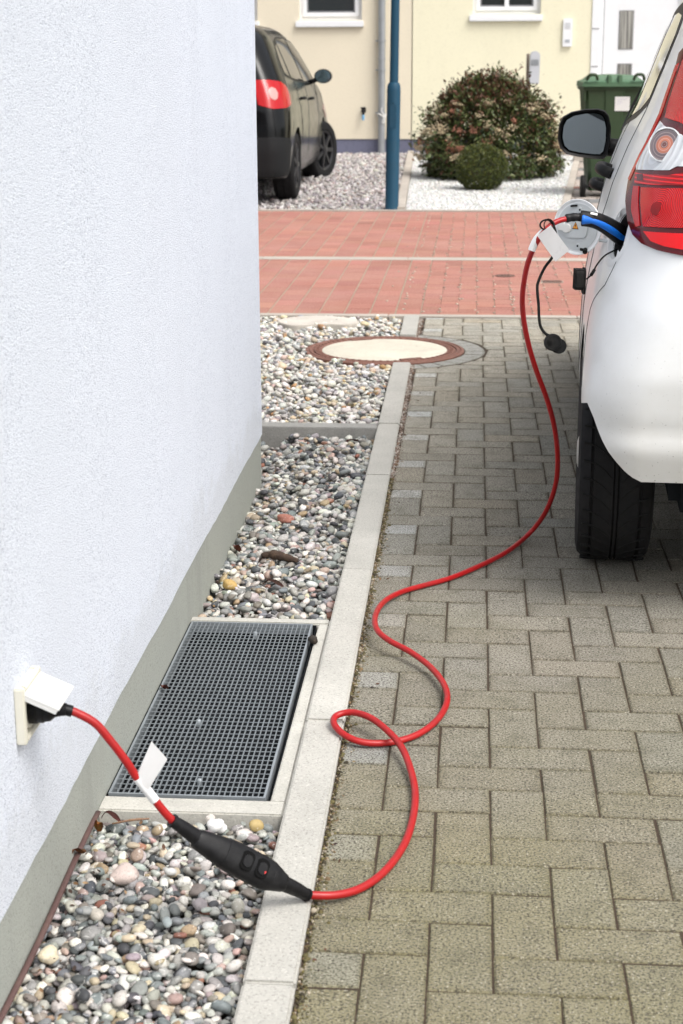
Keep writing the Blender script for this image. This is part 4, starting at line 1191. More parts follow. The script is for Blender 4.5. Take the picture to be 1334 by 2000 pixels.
    # door mirrors
    for s2 in (-1, 1):
        bm = bmesh.new()
        cx, cy, cz = -s2*0+s2*.0, 0, 0
        # outline in x,z (left mirror seen from behind)
        ol = [(-.094,.030),(-.098,-.020),(-.088,-.055),(-.065,-.076),(-.02,-.086),(.035,-.093),(.070,-.094),(.086,-.080),(.094,-.035),(.094,.02),(.084,.062),(.070,.078),(.045,.085),(.0,.084),(-.05,.074),(-.082,.056)]
        c0 = Vector((-.802,1.735,1.068))
        def ring(sc, dy, dx=0, dz=0): return [bm.verts.new(((c0.x+x*sc+dx)*(-s2), c0.y+dy, c0.z+z*sc+dz)) for x, z in ol]
        rs = [ring(.86,.012),ring(.90,-.002),ring(.97,-.006),ring(1.0,.006),ring(1.0,.03),ring(.92,.06,.004),ring(.7,.088,.010,.004),ring(.35,.10,.014,.004)]
        for a, b in zip(rs, rs[1:]):
            for k in range(16): bm.faces.new((a[k],a[(k+1)%16],b[(k+1)%16],b[k]))
        bm.faces.new(rs[-1])
        bmesh.ops.recalc_face_normals(bm, faces=bm.faces)
        mo = obj('door_mirror', bm, M_trim, t, True, 60)
        bm = bmesh.new(); vs = [bm.verts.new(((c0.x+x*.81)*(-s2), c0.y+.006+(x*.81)*.10, c0.z+z*.81)) for x, z in ol]
        bm.faces.new(vs); r = bmesh.ops.extrude_face_region(bm, geom=bm.faces[:])
        for v in [g for g in r['geom'] if isinstance(g, bmesh.types.BMVert)]: v.co.y += .004
        bmesh.ops.recalc_face_normals(bm, faces=bm.faces)
        obj('mirror_glass', bm, mat('mirror_glass', (.24,.27,.28), .03, 1.0), mo)
        bm = bmesh.new(); tube(bm, [((c0.x+.07)*(-s2),c0.y+.04,c0.z-.05),((c0.x+.11)*(-s2),c0.y+.05,c0.z-.055),((c0.x+.17)*(-s2),c0.y+.07,c0.z-.055)], [.034,.032,.036], 12)
        obj('mirror_arm', bm, M_trim, mo, True)
    # charging flap standing open, built in the car's frame
    W2L = (Matrix.Translation((1.0487,4.355,0)) @ Matrix.Rotation(-R(3.2), 4, 'Z')).inverted()
    fc = W2L @ Vector((.2175,4.283,.916)); nx = (W2L.to_3x3() @ Vector((-.56,-.82,.02))).normalized()
    Mx = axM(fc, nx, (0,0,1))                        # x up, y sideways, z towards the viewer side
    bm = bmesh.new(); lathe(bm, [(.0005,-.006),(.066,-.005),(.0705,-.001),(.0715,.003),(.0705,.0045),(.066,.0035),(.064,.0015),(.0005,.0015)], 56, Mx, cap=False)
    fl = obj('charging_flap', bm, M_wpaint, t, True, 40)
    M_flap = m_grime('flap_paint', (.50,.53,.54), .45, (.35,.35,.33), .3, 20)
    sy = 1 if (Mx.to_3x3() @ Vector((0,1,0))).x > 0 else -1
    def fp(nm, poly, z0, z1, m, bev=.0006):
        b = bmesh.new(); prism(b, [(p[1], p[0]*sy) for p in poly], z0, z1, Mx, bev); return obj(nm, b, m, fl, True, 40)
    fp('inner_panel', [(.060*math.cos(a), .060*math.sin(a)) for a in [2*PI*k/40 for k in range(40)]], .001, .0028, M_flap)
    fp('pressed_panel', [(-.036,.030),(-.030,.034),(.028,.038),(.036,.032),(.030,-.020),(.022,-.028),(-.030,-.030),(-.038,-.022)], .0027, .0052, M_flap, .0014)
    fp('hook', [(-.054,.012),(-.038,.012),(-.034,.006),(-.026,.008),(-.018,.004),(-.016,-.006),(-.020,-.014),(-.034,-.016),(-.040,-.010),(-.054,-.010)], .005, .012, M_white, .0012)
    fp('rubber_stop', [(-.020,.050),(-.002,.052),(-.002,.057),(-.020,.055)], .0025, .009, M_rubber)
    for (x, y) in ((.006,.044),(.004,-.048)):
        b = bmesh.new(); lathe(b, [(.0075,.002),(.0065,.0042),(.0005,.0042)], 16, Mx @ Matrix.Translation((y, x*sy, 0)), cap=False); obj('screw_boss', b, M_flap, fl, True, 40)
        b = bmesh.new(); lathe(b, [(.0026,.002),(.0026,.0054),(.0005,.0054)], 12, Mx @ Matrix.Translation((y, x*sy, 0)), cap=False); obj('screw', b, M_dark, fl)
    tri = [(-.0095,-.0085),(.0095,-.0085),(0,.0105)]
    cx, cy = -.004, .003
    fp('warning_sign', [(cx+a*1.0, cy+b) for a, b in tri], .0050, .0058, M_black, 0)
    fp('warning_sign_face', [(cx+a*.78, cy+b*.78) for a, b in tri], .0056, .0062, mat('warning_orange', (.75,.28,.01), .4), 0)
    fp('warning_bolt', [(cx+a, cy+b) for a, b in ((.0005,.0052),(-.0022,-.0005),(-.0002,-.0005),(-.0012,-.0050),(.0022,.0010),(.0004,.0010),(.0020,.0052))], .0061, .0065, M_black, 0)
    for z in (-.030,.028):
        bm = bmesh.new(); tube(bm, cr([Mx @ Vector((z,.064*sy,-.001)), Mx @ Vector((z,.074*sy,-.004)), hc+tv*z*.9-sv*(HR-.004)*0+Vector((.0,.060,0))], 6), .005, 8)
        obj('flap_hinge', bm, M_flap, fl, True)
    bm = bmesh.new(); tube(bm, [Mx @ Vector((-.056,.026*sy,.0)), Mx @ Vector((-.062,.030*sy,.010))], .0062, 12); tube(bm, [Mx @ Vector((-.056,.012*sy,.002)), Mx @ Vector((-.058,.030*sy,.002))], .004, 8)
    obj('rubber_buffer', bm, M_rubber, fl, True, 50)
    # inlet cover hanging on its cord
    L = lambda *p: W2L @ Vector(p)
    bm = bmesh.new(); tube(bm, cr([L(.312,4.172,.872),L(.297,4.158,.868),L(.276,4.14,.858),L(.257,4.12,.838),L(.246,4.11,.818),L(.232,4.10,.806)], 6), .0021, 8)
    tube(bm, [L(.252,4.115,.828),L(.243,4.108,.814)], .0042, 8); cord = obj('cover_cord', bm, M_rubber, t, True)
    M2 = axM(L(.222,4.10,.806), (W2L.to_3x3() @ Vector((-1,-.10,.02))), (0,0,1))
    bm = bmesh.new(); prism(bm, rrect(.050,.046,.010), -.002, .020, M2, .003); prism(bm, [(x-.004,y) for x, y in rrect(.066,.050,.012)], -.005, -.0015, M2, .001)
    for k in range(7): b = bmesh.new(); box(b, -.025, .025, -.018+k*.006-.001, -.018+k*.006+.001, .0, .0208); merge(bm, b, M2)
    obj('inlet_cover', bm, M_rubber, t, True, 35)
white_car()

def black_car():
    P = dict(HZ=[.15,.30,.5,.7,.85,.95,1.05,1.15,1.3,1.45,1.54,1.60,1.62], HW=[.80,.86,.875,.88,.87,.855,.83,.79,.725,.655,.60,.52,.42],
             YZ=[.15,.3,.5,.7,.85,1.0,1.3,1.5,1.58,1.62], YR=[-.70,-.76,-.78,-.76,-.72,-.66,-.52,-.40,-.30,-.22],
             RZ=[.2,.55,.85,1.6], RX=[.16,.18,.20,.20], RY=[.25,.30,.38,.40],
             FZ=[.2,.5,.75,.9,1.0,1.06,1.5,1.58,1.62], FY=[3.36,3.42,3.38,3.26,2.85,2.45,1.55,1.25,1.0], BK=.012)
    t = thing('black_car', 'black hatchback parked on the gravel behind the white house wall', 'car', (-2.635,15.93,0), -R(1.0))
    B = Body(P)
    def zb(x, y, u, kind):
        base = .24
        if kind == 'S':
            for yc in (0, 2.58):
                d = abs(y-yc)
                if d < .36: base = max(base, .315+math.sqrt(.36**2-d*d))
        return base
    obj('body', B.shell(zb, nz=40, ns=80, nc=10), M_bpaint, t, True, 35)
    bm = bmesh.new(); box(bm, -.62, .62, -.6, 3.1, .2, .5, bev=.03); box(bm, -.78, .78, .45, 2.1, .19, .4, bev=.02); obj('underbody', bm, M_dark, t)
    for yc in (0, 2.58):
        for s2 in (-1, 1): liner(t, s2, yc, .365, .315, .84)
    for yc in (0, 2.58):
        for s2 in (-1, 1): wheel(t, s2*(.875 if yc == 0 else .88), yc, .318, .205, s2, steer=(-R(20) if yc else 0), tread=False, rim=mat('dark_rim', (.05,.05,.055), .4, .6))
    M_bump = mat('grey_bumper', (.014,.015,.016), .6, spec=.2)
    M_lr = m_lens('tail_red', (.42,.004,.007)); M_lw = m_lens('tail_clear', (.50,.30,.28))
    for side in (1, -1):
        B.patch('bumper_cladding', [(-.02,.262),(-.02,.56),(.3,.60),(1.0,.615),(3.5,.615),(3.5,.262)], .006, M_bump, t, side, .04, .02, .12)
        lt = B.patch('tail_lamp', [(.02,.90),(.06,.985),(.28,1.06),(.55,1.10),(1.1,1.12),(1.7,1.12),(1.9,1.02),(1.8,.90),(1.2,.865),(.5,.870)], .006, M_lr, t, side, .02, .01, .07)
        B.patch('clear_lens', [(.95,.955),(.88,1.0),(.95,1.04),(1.1,1.055),(1.25,1.04),(1.3,1.0),(1.22,.955),(1.08,.94)], .009, M_lw, lt, side, .02, .004, .07)
        W = lambda nm, pts, off, m: B.patch(nm, [(B.y2u(y, z), z) for y, z in pts], off, m, t, side, .04, .006, .3)
        W('window_surround', [(-.20,1.15),(.3,1.10),(1.2,1.06),(2.05,1.04),(2.25,1.06),(2.05,1.20),(1.75,1.36),(1.45,1.47),(1.0,1.51),(.4,1.51),(.05,1.46),(-.15,1.32)], .0015, M_trim)
        W('side_window', [(-.14,1.18),(.1,1.14),(.16,1.44),(.02,1.41),(-.12,1.28)], .0035, M_glass)
        W('side_window', [(.20,1.13),(.98,1.085),(.98,1.49),(.4,1.49),(.22,1.46)], .0035, M_glass)
        W('side_window', [(1.06,1.085),(1.95,1.06),(2.10,1.07),(1.92,1.22),(1.68,1.35),(1.42,1.45),(1.06,1.49)], .0035, M_glass)
        for ys in ([(.28,1.1),(.34,.9),(.42,.7),(.5,.5)], [(1.02,1.06),(1.02,.8),(1.02,.4)], [(2.06,1.03),(2.06,.8),(2.0,.4)]):
            B.seam('door_gap', [(B.y2u(y, z), z) for y, z in ys], .003, M_seam, t, side)
        for y, z in ((.62,.93),(1.35,.91)):
            p = B.pt(B.y2u(y, z), z); bm = bmesh.new(); tube(bm, cr([(p.x*side-.00*side,p.y-.09,z),((p.x-.03)*side,p.y-.05,z),((p.x-.03)*side,p.y+.05,z),(p.x*side,p.y+.09,z)], 4), .014, 10); obj('door_handle', bm, M_bpaint, t, True)
        # mirror
        bm = bmesh.new(); b = bmesh.new(); bmesh.ops.create_icosphere(b, subdivisions=3, radius=1)
        for v in b.verts:
            if v.co.y < -.45: v.co.y = -.45
        c0 = Vector((side*-.955,1.62,1.125)); Md = Matrix.Translation(c0) @ Matrix.Diagonal((.095,.10,.074,1)); merge(bm, b, Md)
        mo = obj('door_mirror', bm, M_bpaint, t, True, 50)
        bm = bmesh.new(); lathe(bm, [(.88,-.47),(.88,-.455),(.0005,-.455)], 24, Md @ Matrix.Rotation(PI/2, 4, 'X') @ Matrix.Diagonal((1,1,-1,1)), cap=False)
        bm.free(); bm = bmesh.new(); vs = [bm.verts.new((c0.x+.080*math.cos(a), c0.y-.0465, c0.z+.065*math.sin(a))) for a in [2*PI*k/24 for k in range(24)]]; bm.faces.new(vs)
        r = bmesh.ops.extrude_face_region(bm, geom=bm.faces[:])
        for v in [g for g in r['geom'] if isinstance(g, bmesh.types.BMVert)]: v.co.y += .004
        bmesh.ops.recalc_face_normals(bm, faces=bm.faces)
        obj('mirror_glass', bm, mat('mirror_teal', (.30,.42,.44), .06, 1.0), mo)
        bm = bmesh.new(); tube(bm, [(side*-.88,1.64,1.09),(side*-.80,1.66,1.06)], .025, 10); obj('mirror_arm', bm, M_trim, mo, True)
        B.patch('headlamp', [(B.y2u(3.0,.80),.80),(B.y2u(3.08,.66),.66),(B.y2u(2.85,.66),.66),(B.y2u(2.78,.76),.76)], .006, M_lw, t, side, .03, .01, .2)
    bm = bmesh.new(); rows = []
    for z, hw in ((1.14,.50),(1.25,.52),(1.4,.50),(1.52,.44)):
        b = B.prof(z)[1]; rows.append([bm.verts.new((hw*k/6, b-.006, z)) for k in range(-6, 7)])
    for a, c in zip(rows, rows[1:]):
        for k in range(12): bm.faces.new((a[k],a[k+1],c[k+1],c[k]))
    obj('rear_window', bm, M_glass, t, True)
    bm = bmesh.new(); rows = []
    for z, hw in ((1.08,.72),(1.25,.66),(1.4,.60),(1.52,.54)):
        f = B.prof(z)[4]; rows.append([bm.verts.new((hw*k/6, f+.012-.04*(k/6)**2, z+.004)) for k in range(-6, 7)])
    for a, c in zip(rows, rows[1:]):
        for k in range(12): bm.faces.new((a[k],a[k+1],c[k+1],c[k]))
    obj('windscreen', bm, M_glass, t, True)
    boxobj('number_plate', (-.26,.26,-.775,-.762,.74,.85), M_white, t)
black_car()

# ================================================================== far side of the street
FY = 23.5
def gravel(name, label, x0, x1, y0, y1, z, n, size, pal, sub=0, flat=.6, edge=None):
    x = rng.uniform(x0, x1, n); y = rng.uniform(y0, y1, n)
    if edge is not None: k = edge(x, y); x, y = x[k], y[k]; n = len(x)
    a = np.exp(rng.normal(math.log(size), .3, n)); s = np.column_stack([a, a*rng.uniform(.6,.95,n), a*rng.uniform(.35,.75,n)])
    if sub == 0:
        V0 = np.array([(1,0,0),(-1,0,0),(0,1,0),(0,-1,0),(0,0,1),(0,0,-1),(.62,.62,.55),(-.6,.55,.5),(.55,-.6,.5),(-.55,-.6,.6)], float)
        F0 = np.array([(0,6,4),(6,2,4),(2,7,4),(7,1,4),(1,9,4),(9,3,4),(3,8,4),(8,0,4),(0,2,6),(2,1,7),(1,3,9),(3,0,8),(2,0,5),(1,2,5),(3,1,5),(0,3,5)])
    else: V0, F0 = ico(sub)
    col = palette(pal, n)
    o = scatter(name, V0, F0, np.column_stack([x, y, z(x, y)+rng.uniform(-.3,.5,n)*size]), s, col, M_chip2, rot=rand_rot(n, .5), smooth=False)
    o['kind'] = 'stuff'; o['label'] = label; o['category'] = 'gravel'; return o
M_chip2 = m_vcol('gravel_stone', .8, .3, .35, 90)
XL = lambda y: -.742-(y-14.69)*.0287-.012            # left edge of the strip beside the white chippings
GZ = lambda x, y: .035*np.exp(-((y-18.4)**2)/1.2)+.0*x
def hsheet(name, x0f, x1f, y0, y1, zf, m, nx=30, ny=60):
    V = []; F = []
    for j in range(ny+1):
        y = y0+(y1-y0)*j/ny
        for i in range(nx+1):
            x = x0f(y)+(x1f(y)-x0f(y))*i/nx; V.append((x, y, float(zf(x, y))))
    for j in range(ny):
        for i in range(nx): a = j*(nx+1)+i; F.append((a, a+1, a+nx+2, a+nx+1))
    return struct(mesh_np(name, V, F, m, smooth=True))
M_gbase = m_conc('gravel_base', (.36,.33,.31), .6, 6, .7, 1.0)
M_wbase = m_conc('white_base', (.72,.72,.70), .3, 6, .4, 1.0)
hsheet('gravel_yard', lambda y: -9.0, XL, 14.70, 23.5, lambda x, y: GZ(x, y)-.012, M_gbase)
gravel('grey_gravel', 'grey and rosy crushed stone on the yard where the black car stands', -5.4, -.74, 14.72, 23.45, lambda x, y: GZ(x, y)-.008, 26000, .020,
       [((.62,.58,.56),30),((.48,.44,.43),25),((.36,.33,.33),15),((.70,.67,.64),15),((.46,.36,.33),8),((.22,.20,.19),7)], edge=lambda x, y: x < XL(y)-.02)
# kerb strip, white chippings, path
def strip(name, f0, f1, y0, y1, z0, z1, m, kind=True):
    bm = bmesh.new(); n = 9
    for k in range(n):
        a = y0+(y1-y0)*k/n+.002; b = y0+(y1-y0)*(k+1)/n-.002
        prism(bm, [(f0(a),a),(f1(a),a),(f1(b),b),(f0(b),b)], z0, z1, bev=.004)
    return struct(obj(name, bm, m))
strip('garden_kerb', lambda y: XL(y)+.0, lambda y: XL(y)+.085, 14.705, 23.45, -.1, .035, M_gutter)
XR = lambda y: .70+(y-14.7)*.0735
hsheet('white_bed', lambda y: XL(y)+.09, XR, 14.70, 22.7, lambda x, y: .004+0*x, M_wbase)
gravel('white_chippings', 'fine white stone chippings spread round the shrubs', -1.0, 1.35, 14.72, 22.7, lambda x, y: .006+0*x, 30000, .0095, [((.84,.84,.82),70),((.70,.70,.68),20),((.5,.48,.44),5),((.78,.72,.62),5)], edge=lambda x, y: (x > XL(y)+.095) & (x < XR(y)-.01))
gravel('grey_gravel', 'strip of grey gravel at the foot of the yellow house', -1.0, 1.2, 22.7, 23.45, lambda x, y: .0+0*x, 2600, .02, [((.5,.47,.45),30),((.35,.33,.32),20),((.65,.62,.6),20)], edge=lambda x, y: (x > XL(y)+.095) & (x < XR(y)))
strip('garden_kerb', XR, lambda y: XR(y)+.075, 14.705, 23.45, -.1, .022, M_gutter)
def path():
    P = Pavers(); y = 14.705; k = 0
    while y < 23.4:
        dark = (k % 7) in (4, 5); h = .21
        x = .60 if k % 2 else .70
        while x < 3.4:
            xa, xb = max(x, XR(y)+.08), x+.21
            if xb-xa > .03:
                v = random.gauss(1,.07); c = (.20*v,.20*v,.20*v) if dark else (.44*v,.38*v,.34*v)
                P.add([(xa,y),(xb,y),(xb,y+h),(xa,y+h)], c, gap=.003, tilt=.001)
            x += .21
        y += h; k += 1
    P.slab(.70, 3.4, 14.705, 23.45, -.1, -.006)
    struct(obj('garden_path', P.bm, [m_stucco('path_paver', (.4,.36,.33), (.2,.18,.17), 90, .3, .001) if False else M_pathp, M_sandl]))
M_pathp = m_vcol('path_paver', .85, .3, .3, 120)
path()
struct(sheet('yard', 3.4, 14, 14.7, 23.5, -.006, M_gbase))
o = thing('drain_cover', 'small round rusty drain cover in the garden path by the bin', 'drain cover', (.945,17.3,.004))
bm = bmesh.new(); lathe(bm, [(.115,-.03),(.115,.004),(.10,.005),(.0005,.005)], 32, cap=False); obj('lid', bm, M_rust, o, True, 40)
bm = bmesh.new(); lathe(bm, [(.135,-.03),(.135,.003),(.118,.003),(.118,-.01)], 32, cap=False); obj('rim', bm, M_iron, o, True, 40)

# stepping stone in the pale pebbles
def stepstone():
    ol = [(-1.06,8.36),(-.995,8.215),(-.90,8.205),(-.80,8.245),(-.70,8.235),(-.655,8.27),(-.640,8.38),(-.70,8.47),(-.83,8.53),(-.97,8.50)]
    Q = []
    n = len(ol)
    for i in range(n):
        a, b, c, d = [Vector((*ol[(i+k-1) % n], 0)) for k in range(4)]
        for k in range(4):
            t = k/4; Q.append(.5*((2*b)+(c-a)*t+(2*a-5*b+4*c-d)*t*t+(3*b-a-3*c+d)*t**3))
    bm = bmesh.new(); prism(bm, [(q.x, q.y) for q in Q], -.03, .019, bev=.004)
    tag(obj('stepping_stone', bm, m_conc('sandstone', (.55,.51,.45), .3, 1.5, .5), None, True, 35), 'flat pale irregular stepping stone lying in the pebbles near the street', 'stepping stone')
stepstone()

# ------------------------------------------------------------------ lamp post
def post():
    t = thing('lamp_post', 'slim blue painted lamp post at the far edge of the street', 'lamp post', (-.790,14.74,0))
    M_b = m_grime('blue_paint', (.001,.055,.105), .5, (.02,.05,.07), .35, 6)
    t.rotation_euler = (0, R(.75), 0)
    bm = bmesh.new(); lathe(bm, [(.067,-.3),(.066,.0),(.060,.03),(.060,1.04),(.057,1.075),(.048,1.10),(.040,1.105)], 32); obj('base_sleeve', bm, M_b, t, True, 35)
    bm = bmesh.new(); lathe(bm, [(.039,1.09),(.037,2.5),(.032,4.6)], 28); obj('pole', bm, M_b, t, True, 35)
    bm = bmesh.new(); b = bmesh.new(); prism(b, rrect(.055,.20,.008), .056, .0615); merge(bm, b, Matrix.Translation((0,0,.82)) @ Matrix.Rotation(PI/2, 4, 'X')); obj('service_door', bm, M_b, t)
    bm = bmesh.new(); lathe(bm, [(.0045,.060),(.0045,.0635),(.0005,.0635)], 10, Matrix.Translation((.0,0,.93)) @ Matrix.Rotation(PI/2, 4, 'X')); obj('lock', bm, M_dark, t)
    bm = bmesh.new(); lathe(bm, [(.05,4.58),(.10,4.66),(.21,4.72),(.22,4.76),(.15,4.80),(.04,4.84)], 32); obj('lamp_head', bm, M_b, t, True, 40)
post()

# ------------------------------------------------------------------ terraced houses
M_creamw = m_stucco('cream_render', (.74,.67,.53), (.68,.61,.48), 40, .25, .003, .2)
M_yelloww = m_stucco('yellow_render', (.78,.74,.56), (.72,.68,.51), 40, .25, .003, .2)
M_blueplinth = m_stucco('lilac_plinth', (.155,.16,.225), (.12,.125,.17), 40, .3, .002, .3)
M_pvc = m_grime('white_pvc', (.80,.81,.83), .35, (.6,.6,.58), .2, 6)
M_pane = mat('window_pane', (.018,.022,.022), .05, 0, .8)
M_grey = mat('grey_gasket', (.20,.20,.21), .5)
M_zinc = m_grime('zinc', (.38,.40,.42), .4, (.22,.23,.24), .5, 8, metal=.6)
def facade(bm, x0, x1, z0, z1, holes, y, depth):
    xs = sorted({x0, x1, *[h[0] for h in holes], *[h[1] for h in holes]}); zs = sorted({z0, z1, *[h[2] for h in holes], *[h[3] for h in holes]})
    for a, b in zip(xs, xs[1:]):
        for c, d in zip(zs, zs[1:]):
            if any(h[0] <= a and b <= h[1] and h[2] <= c and d <= h[3] for h in holes): continue
            bm.faces.new([bm.verts.new(p) for p in ((a,y,c),(b,y,c),(b,y,d),(a,y,d))])
    for h in holes:
        a, b, c, d = h; Y = y+depth
        for q in (((a,y,c),(a,Y,c),(a,Y,d),(a,y,d)), ((b,Y,c),(b,y,c),(b,y,d),(b,Y,d)), ((a,y,c),(b,y,c),(b,Y,c),(a,Y,c)), ((a,Y,d),(b,Y,d),(b,y,d),(a,y,d))):
            bm.faces.new([bm.verts.new(p) for p in q])
    for q in (((x0,y,z0),(x0,y+8,z0),(x0,y+8,z1),(x0,y,z1)), ((x1,y+8,z0),(x1,y,z0),(x1,y,z1),(x1,y+8,z1)), ((x0,y+8,z0),(x1,y+8,z0),(x1,y+8,z1),(x0,y+8,z1))):
        bm.faces.new([bm.verts.new(p) for p in q])
def window(parent, x0, x1, z0, z1, y, mull=False, sill=True, inner=True):
    w = boxframe('window', x0, x1, z0, z1, y+.09, y+.16, .045, M_pvc, parent)
    boxframe('sash', x0+.043, x1-.043, z0+.043, z1-.043, y+.075, y+.14, .058, M_pvc, w)
    boxframe('gasket', x0+.100, x1-.100, z0+.100, z1-.100, y+.105, y+.13, .022, M_grey, w)
    boxobj('pane', (x0+.121, x1-.121, y+.118, y+.124, z0+.121, z1-.121), M_pane, w, 0)
    if mull: boxobj('mullion', ((x0+x1)/2-.03, (x0+x1)/2+.03, y+.07, y+.135, z0+.05, z1-.05), M_pvc, w)
    if sill:
        bm = bmesh.new(); box(bm, x0-.045, x1+.025, y-.055, y+.088, z0-.095, z0-.012, bev=.008); obj('sill', bm, M_pvc, parent)
    return w
def boxframe(name, x0, x1, z0, z1, y0, y1, t, m, parent):
    bm = bmesh.new()
    box(bm, x0, x0+t, y0, y1, z0, z1, bev=.003); box(bm, x1-t, x1, y0, y1, z0, z1, bev=.003)
    box(bm, x0+t-.001, x1-t+.001, y0+.001, y1-.001, z0+.001, z0+t, bev=.003); box(bm, x0+t-.001, x1-t+.001, y0+.001, y1-.001, z1-t, z1-.001, bev=.003)
    return obj(name, bm, m, parent)
def gable(parent, x0, x1, z, m):
    bm = bmesh.new(); vs = [bm.verts.new(p) for p in ((x0,FY-.5,z),(x1,FY-.5,z),(x1,FY+8.5,z),(x0,FY+8.5,z),(x0,FY+4,z+2.6),(x1,FY+4,z+2.6))]
    for f in ((0,1,5,4),(2,3,4,5),(3,2,1,0),(1,2,5),(3,0,4)): bm.faces.new([vs[i] for i in f])
    obj('roof', bm, m, parent)
def houses():
    M_tile = m_conc('roof_tile', (.16,.06,.045), .3)
    a = thing('cream_house', 'cream rendered terraced house with zinc downpipe behind the black car', 'house', (0,0,0))
    xs = -.957
    bm = bmesh.new(); hs = [(-2.53,-1.655,1.80,3.05),(-4.35,-3.11,1.80,3.05),(-6.6,-5.6,0.12,2.3),(-2.53,-1.655,4.2,5.3),(-4.35,-3.11,4.2,5.3)]
    facade(bm, -9.5, xs-.006, .19, 5.9, [(h[0],h[1],max(h[2],.191),h[3]) for h in hs], FY, .13); obj('wall', bm, M_creamw, a)
    boxobj('plinth', (-9.5, xs-.006, FY+.012, FY+.3, -.2, .20), M_blueplinth, a, 0)
    for i, h in enumerate(hs):
        if h[2] > 1: window(a, *h, FY)
    boxobj('door', (-6.6,-5.6,FY+.06,FY+.12,.12,2.3), M_pvc, a)
    gable(a, -9.6, xs, 5.9, M_tile)
    bm = bmesh.new(); px = -1.375
    tube(bm, [(px,FY-.075,-.05),(px,FY-.075,5.85)], .050, 20)
    for z in (.98,1.28): tube(bm, [(px,FY-.075,z-.012),(px,FY-.075,z+.012)], .056, 20)
    dp = obj('downpipe', bm, M_zinc, a, True, 40)
    for z in (1.52,1.13,3.2,.55):
        bm = bmesh.new(); tube(bm, [(px,FY-.075,z-.010),(px,FY-.075,z+.010)], .060, 20); box(bm, px-.085, px-.055, FY-.08, FY+.0, z-.008, z+.008); obj('pipe_clip', bm, M_zinc, dp, True, 40)
    bm = bmesh.new(); tube(bm, [(-9.6,FY-.42,5.88),(8.2,FY-.42,5.88)], .07, 14); obj('gutter', bm, M_zinc, a, True)
    b = thing('yellow_house', 'yellow rendered terraced house with white front door behind the bush', 'house', (0,0,0))
    hs = [(-.13,.80,1.865,3.05),(1.60,2.72,.06,2.35),(3.7,4.9,1.8,3.05),(-.13,.80,4.2,5.3),(3.7,4.9,4.2,5.3)]
    bm = bmesh.new(); facade(bm, xs+.006, 8.0, .19, 5.9, [(h[0],h[1],max(h[2],.191),h[3]) for h in hs], FY-.012, .13); obj('wall', bm, M_yelloww, b)
    boxobj('plinth', (xs+.006, 1.50, FY+.004, FY+.3, -.2, .20), M_blueplinth, b, 0); boxobj('plinth', (2.80, 8.0, FY+.004, FY+.3, -.2, .20), M_blueplinth, b, 0)
    for i in (0, 2, 3, 4): window(b, *hs[i], FY-.012, mull=(i == 0))
    boxobj('door_surround', (1.50,1.61,FY-.03,FY+.10,.0,2.45), M_pvc, b); boxobj('door_surround', (2.715,2.80,FY-.03,FY+.10,.0,2.45), M_pvc, b)
    for z in (.62,1.16,1.66,2.1): boxobj('surround_joint', (1.505,1.60,FY-.034,FY-.028,z,z+.012), M_grey, b, 0)
    d = boxobj('door', (1.665,2.66,FY+.02,FY+.09,.06,2.33), M_pvc, b)
    boxframe('door_frame', 1.612, 2.713, .03, 2.36, FY+.01, FY+.10, .05, M_pvc, d); boxobj('door_gap', (1.655,1.668,FY+.012,FY+.03,.08,2.31), M_grey, d, 0)
    M_stripe2 = mat('brushed_glass', (.2,.2,.19), .25, .3); n = N(M_stripe2)
    n.color(n.ramp(n.noise(6, 3, vec=n.mapping(scale=(6,1,.2))), [(.35,(.14,.14,.13)),(.65,(.50,.49,.45))]))
    for z in (1.39,.69,.14):
        f = boxframe('door_light', 1.87, 2.07, z, min(z+.515, 2.2), FY+.012, FY+.03, .012, M_grey, d); boxobj('pane', (1.88,2.06,FY+.013,FY+.019,z+.008,z+.507), M_stripe2, f, 0)
    bm = bmesh.new(); tube(bm, [(2.52,FY-.03,.9),(2.52,FY-.03,1.4)], .014, 12); obj('door_handle', bm, M_galv, d, True)
    boxobj('doorstep', (1.40,2.95,FY-.9,FY+.0,-.1,.055), M_gutter, b, .008)
    gable(b, xs, 8.1, 5.9, M_tile)
houses()
t = thing('intercom', 'slim white intercom panel on the yellow wall left of the front door', 'intercom', (1.172,FY-.012,1.615))
bm = bmesh.new(); b = bmesh.new(); prism(b, rrect(.125,.37,.012), 0, .04, bev=.004); merge(bm, b, Matrix.Rotation(PI/2, 4, 'X')); obj('housing', bm, M_pvc, t, True, 40)
boxobj('loudspeaker', (-.035,.035,-.046,-.039,.06,.13), mat('speaker_grey', (.55,.56,.58), .5), t, .002); boxobj('button', (-.03,.03,-.046,-.039,-.13,-.09), mat('button_grey', (.4,.42,.45), .4), t, .002)
t = thing('garden_tap', 'black garden tap with a blue end on the cream wall', 'tap', (-1.632,FY,.58))
bm = bmesh.new(); tube(bm, cr([(0,0,0),(0,-.06,.0),(0,-.085,-.02),(0,-.09,-.06)], 5), .016, 12); tube(bm, [(-.035,-.05,.035),(.035,-.05,.035)], .014, 10); tube(bm, [(0,-.05,0),(0,-.05,.035)], .012, 10); tube(bm, [(0,-.004,0),(0,-.012,0)], .035, 16); obj('valve', bm, M_black, t, True, 40)
bm = bmesh.new(); tube(bm, [(0,-.09,-.055),(0,-.09,-.10),(0,-.09,-.13)], [.019,.020,.012], 12); obj('hose_connector', bm, mat('tap_blue', rgb(120,175,215), .4), t, True, 40)
bm = bmesh.new()
tube(bm, [(.062*math.cos(a), .062*math.sin(a), .02*math.sin(a*2)) for a in [2*PI*k/24 for k in range(24)]], .009, 8, closed=True)
tube(bm, cr([(.02,-.062,0),(.03,-.07,-.05),(.01,-.068,-.09),(.035,-.065,-.10),(.05,-.06,-.02),(.0,-.062,.06),(.01,-.062,.10)], 4), .008, 8)
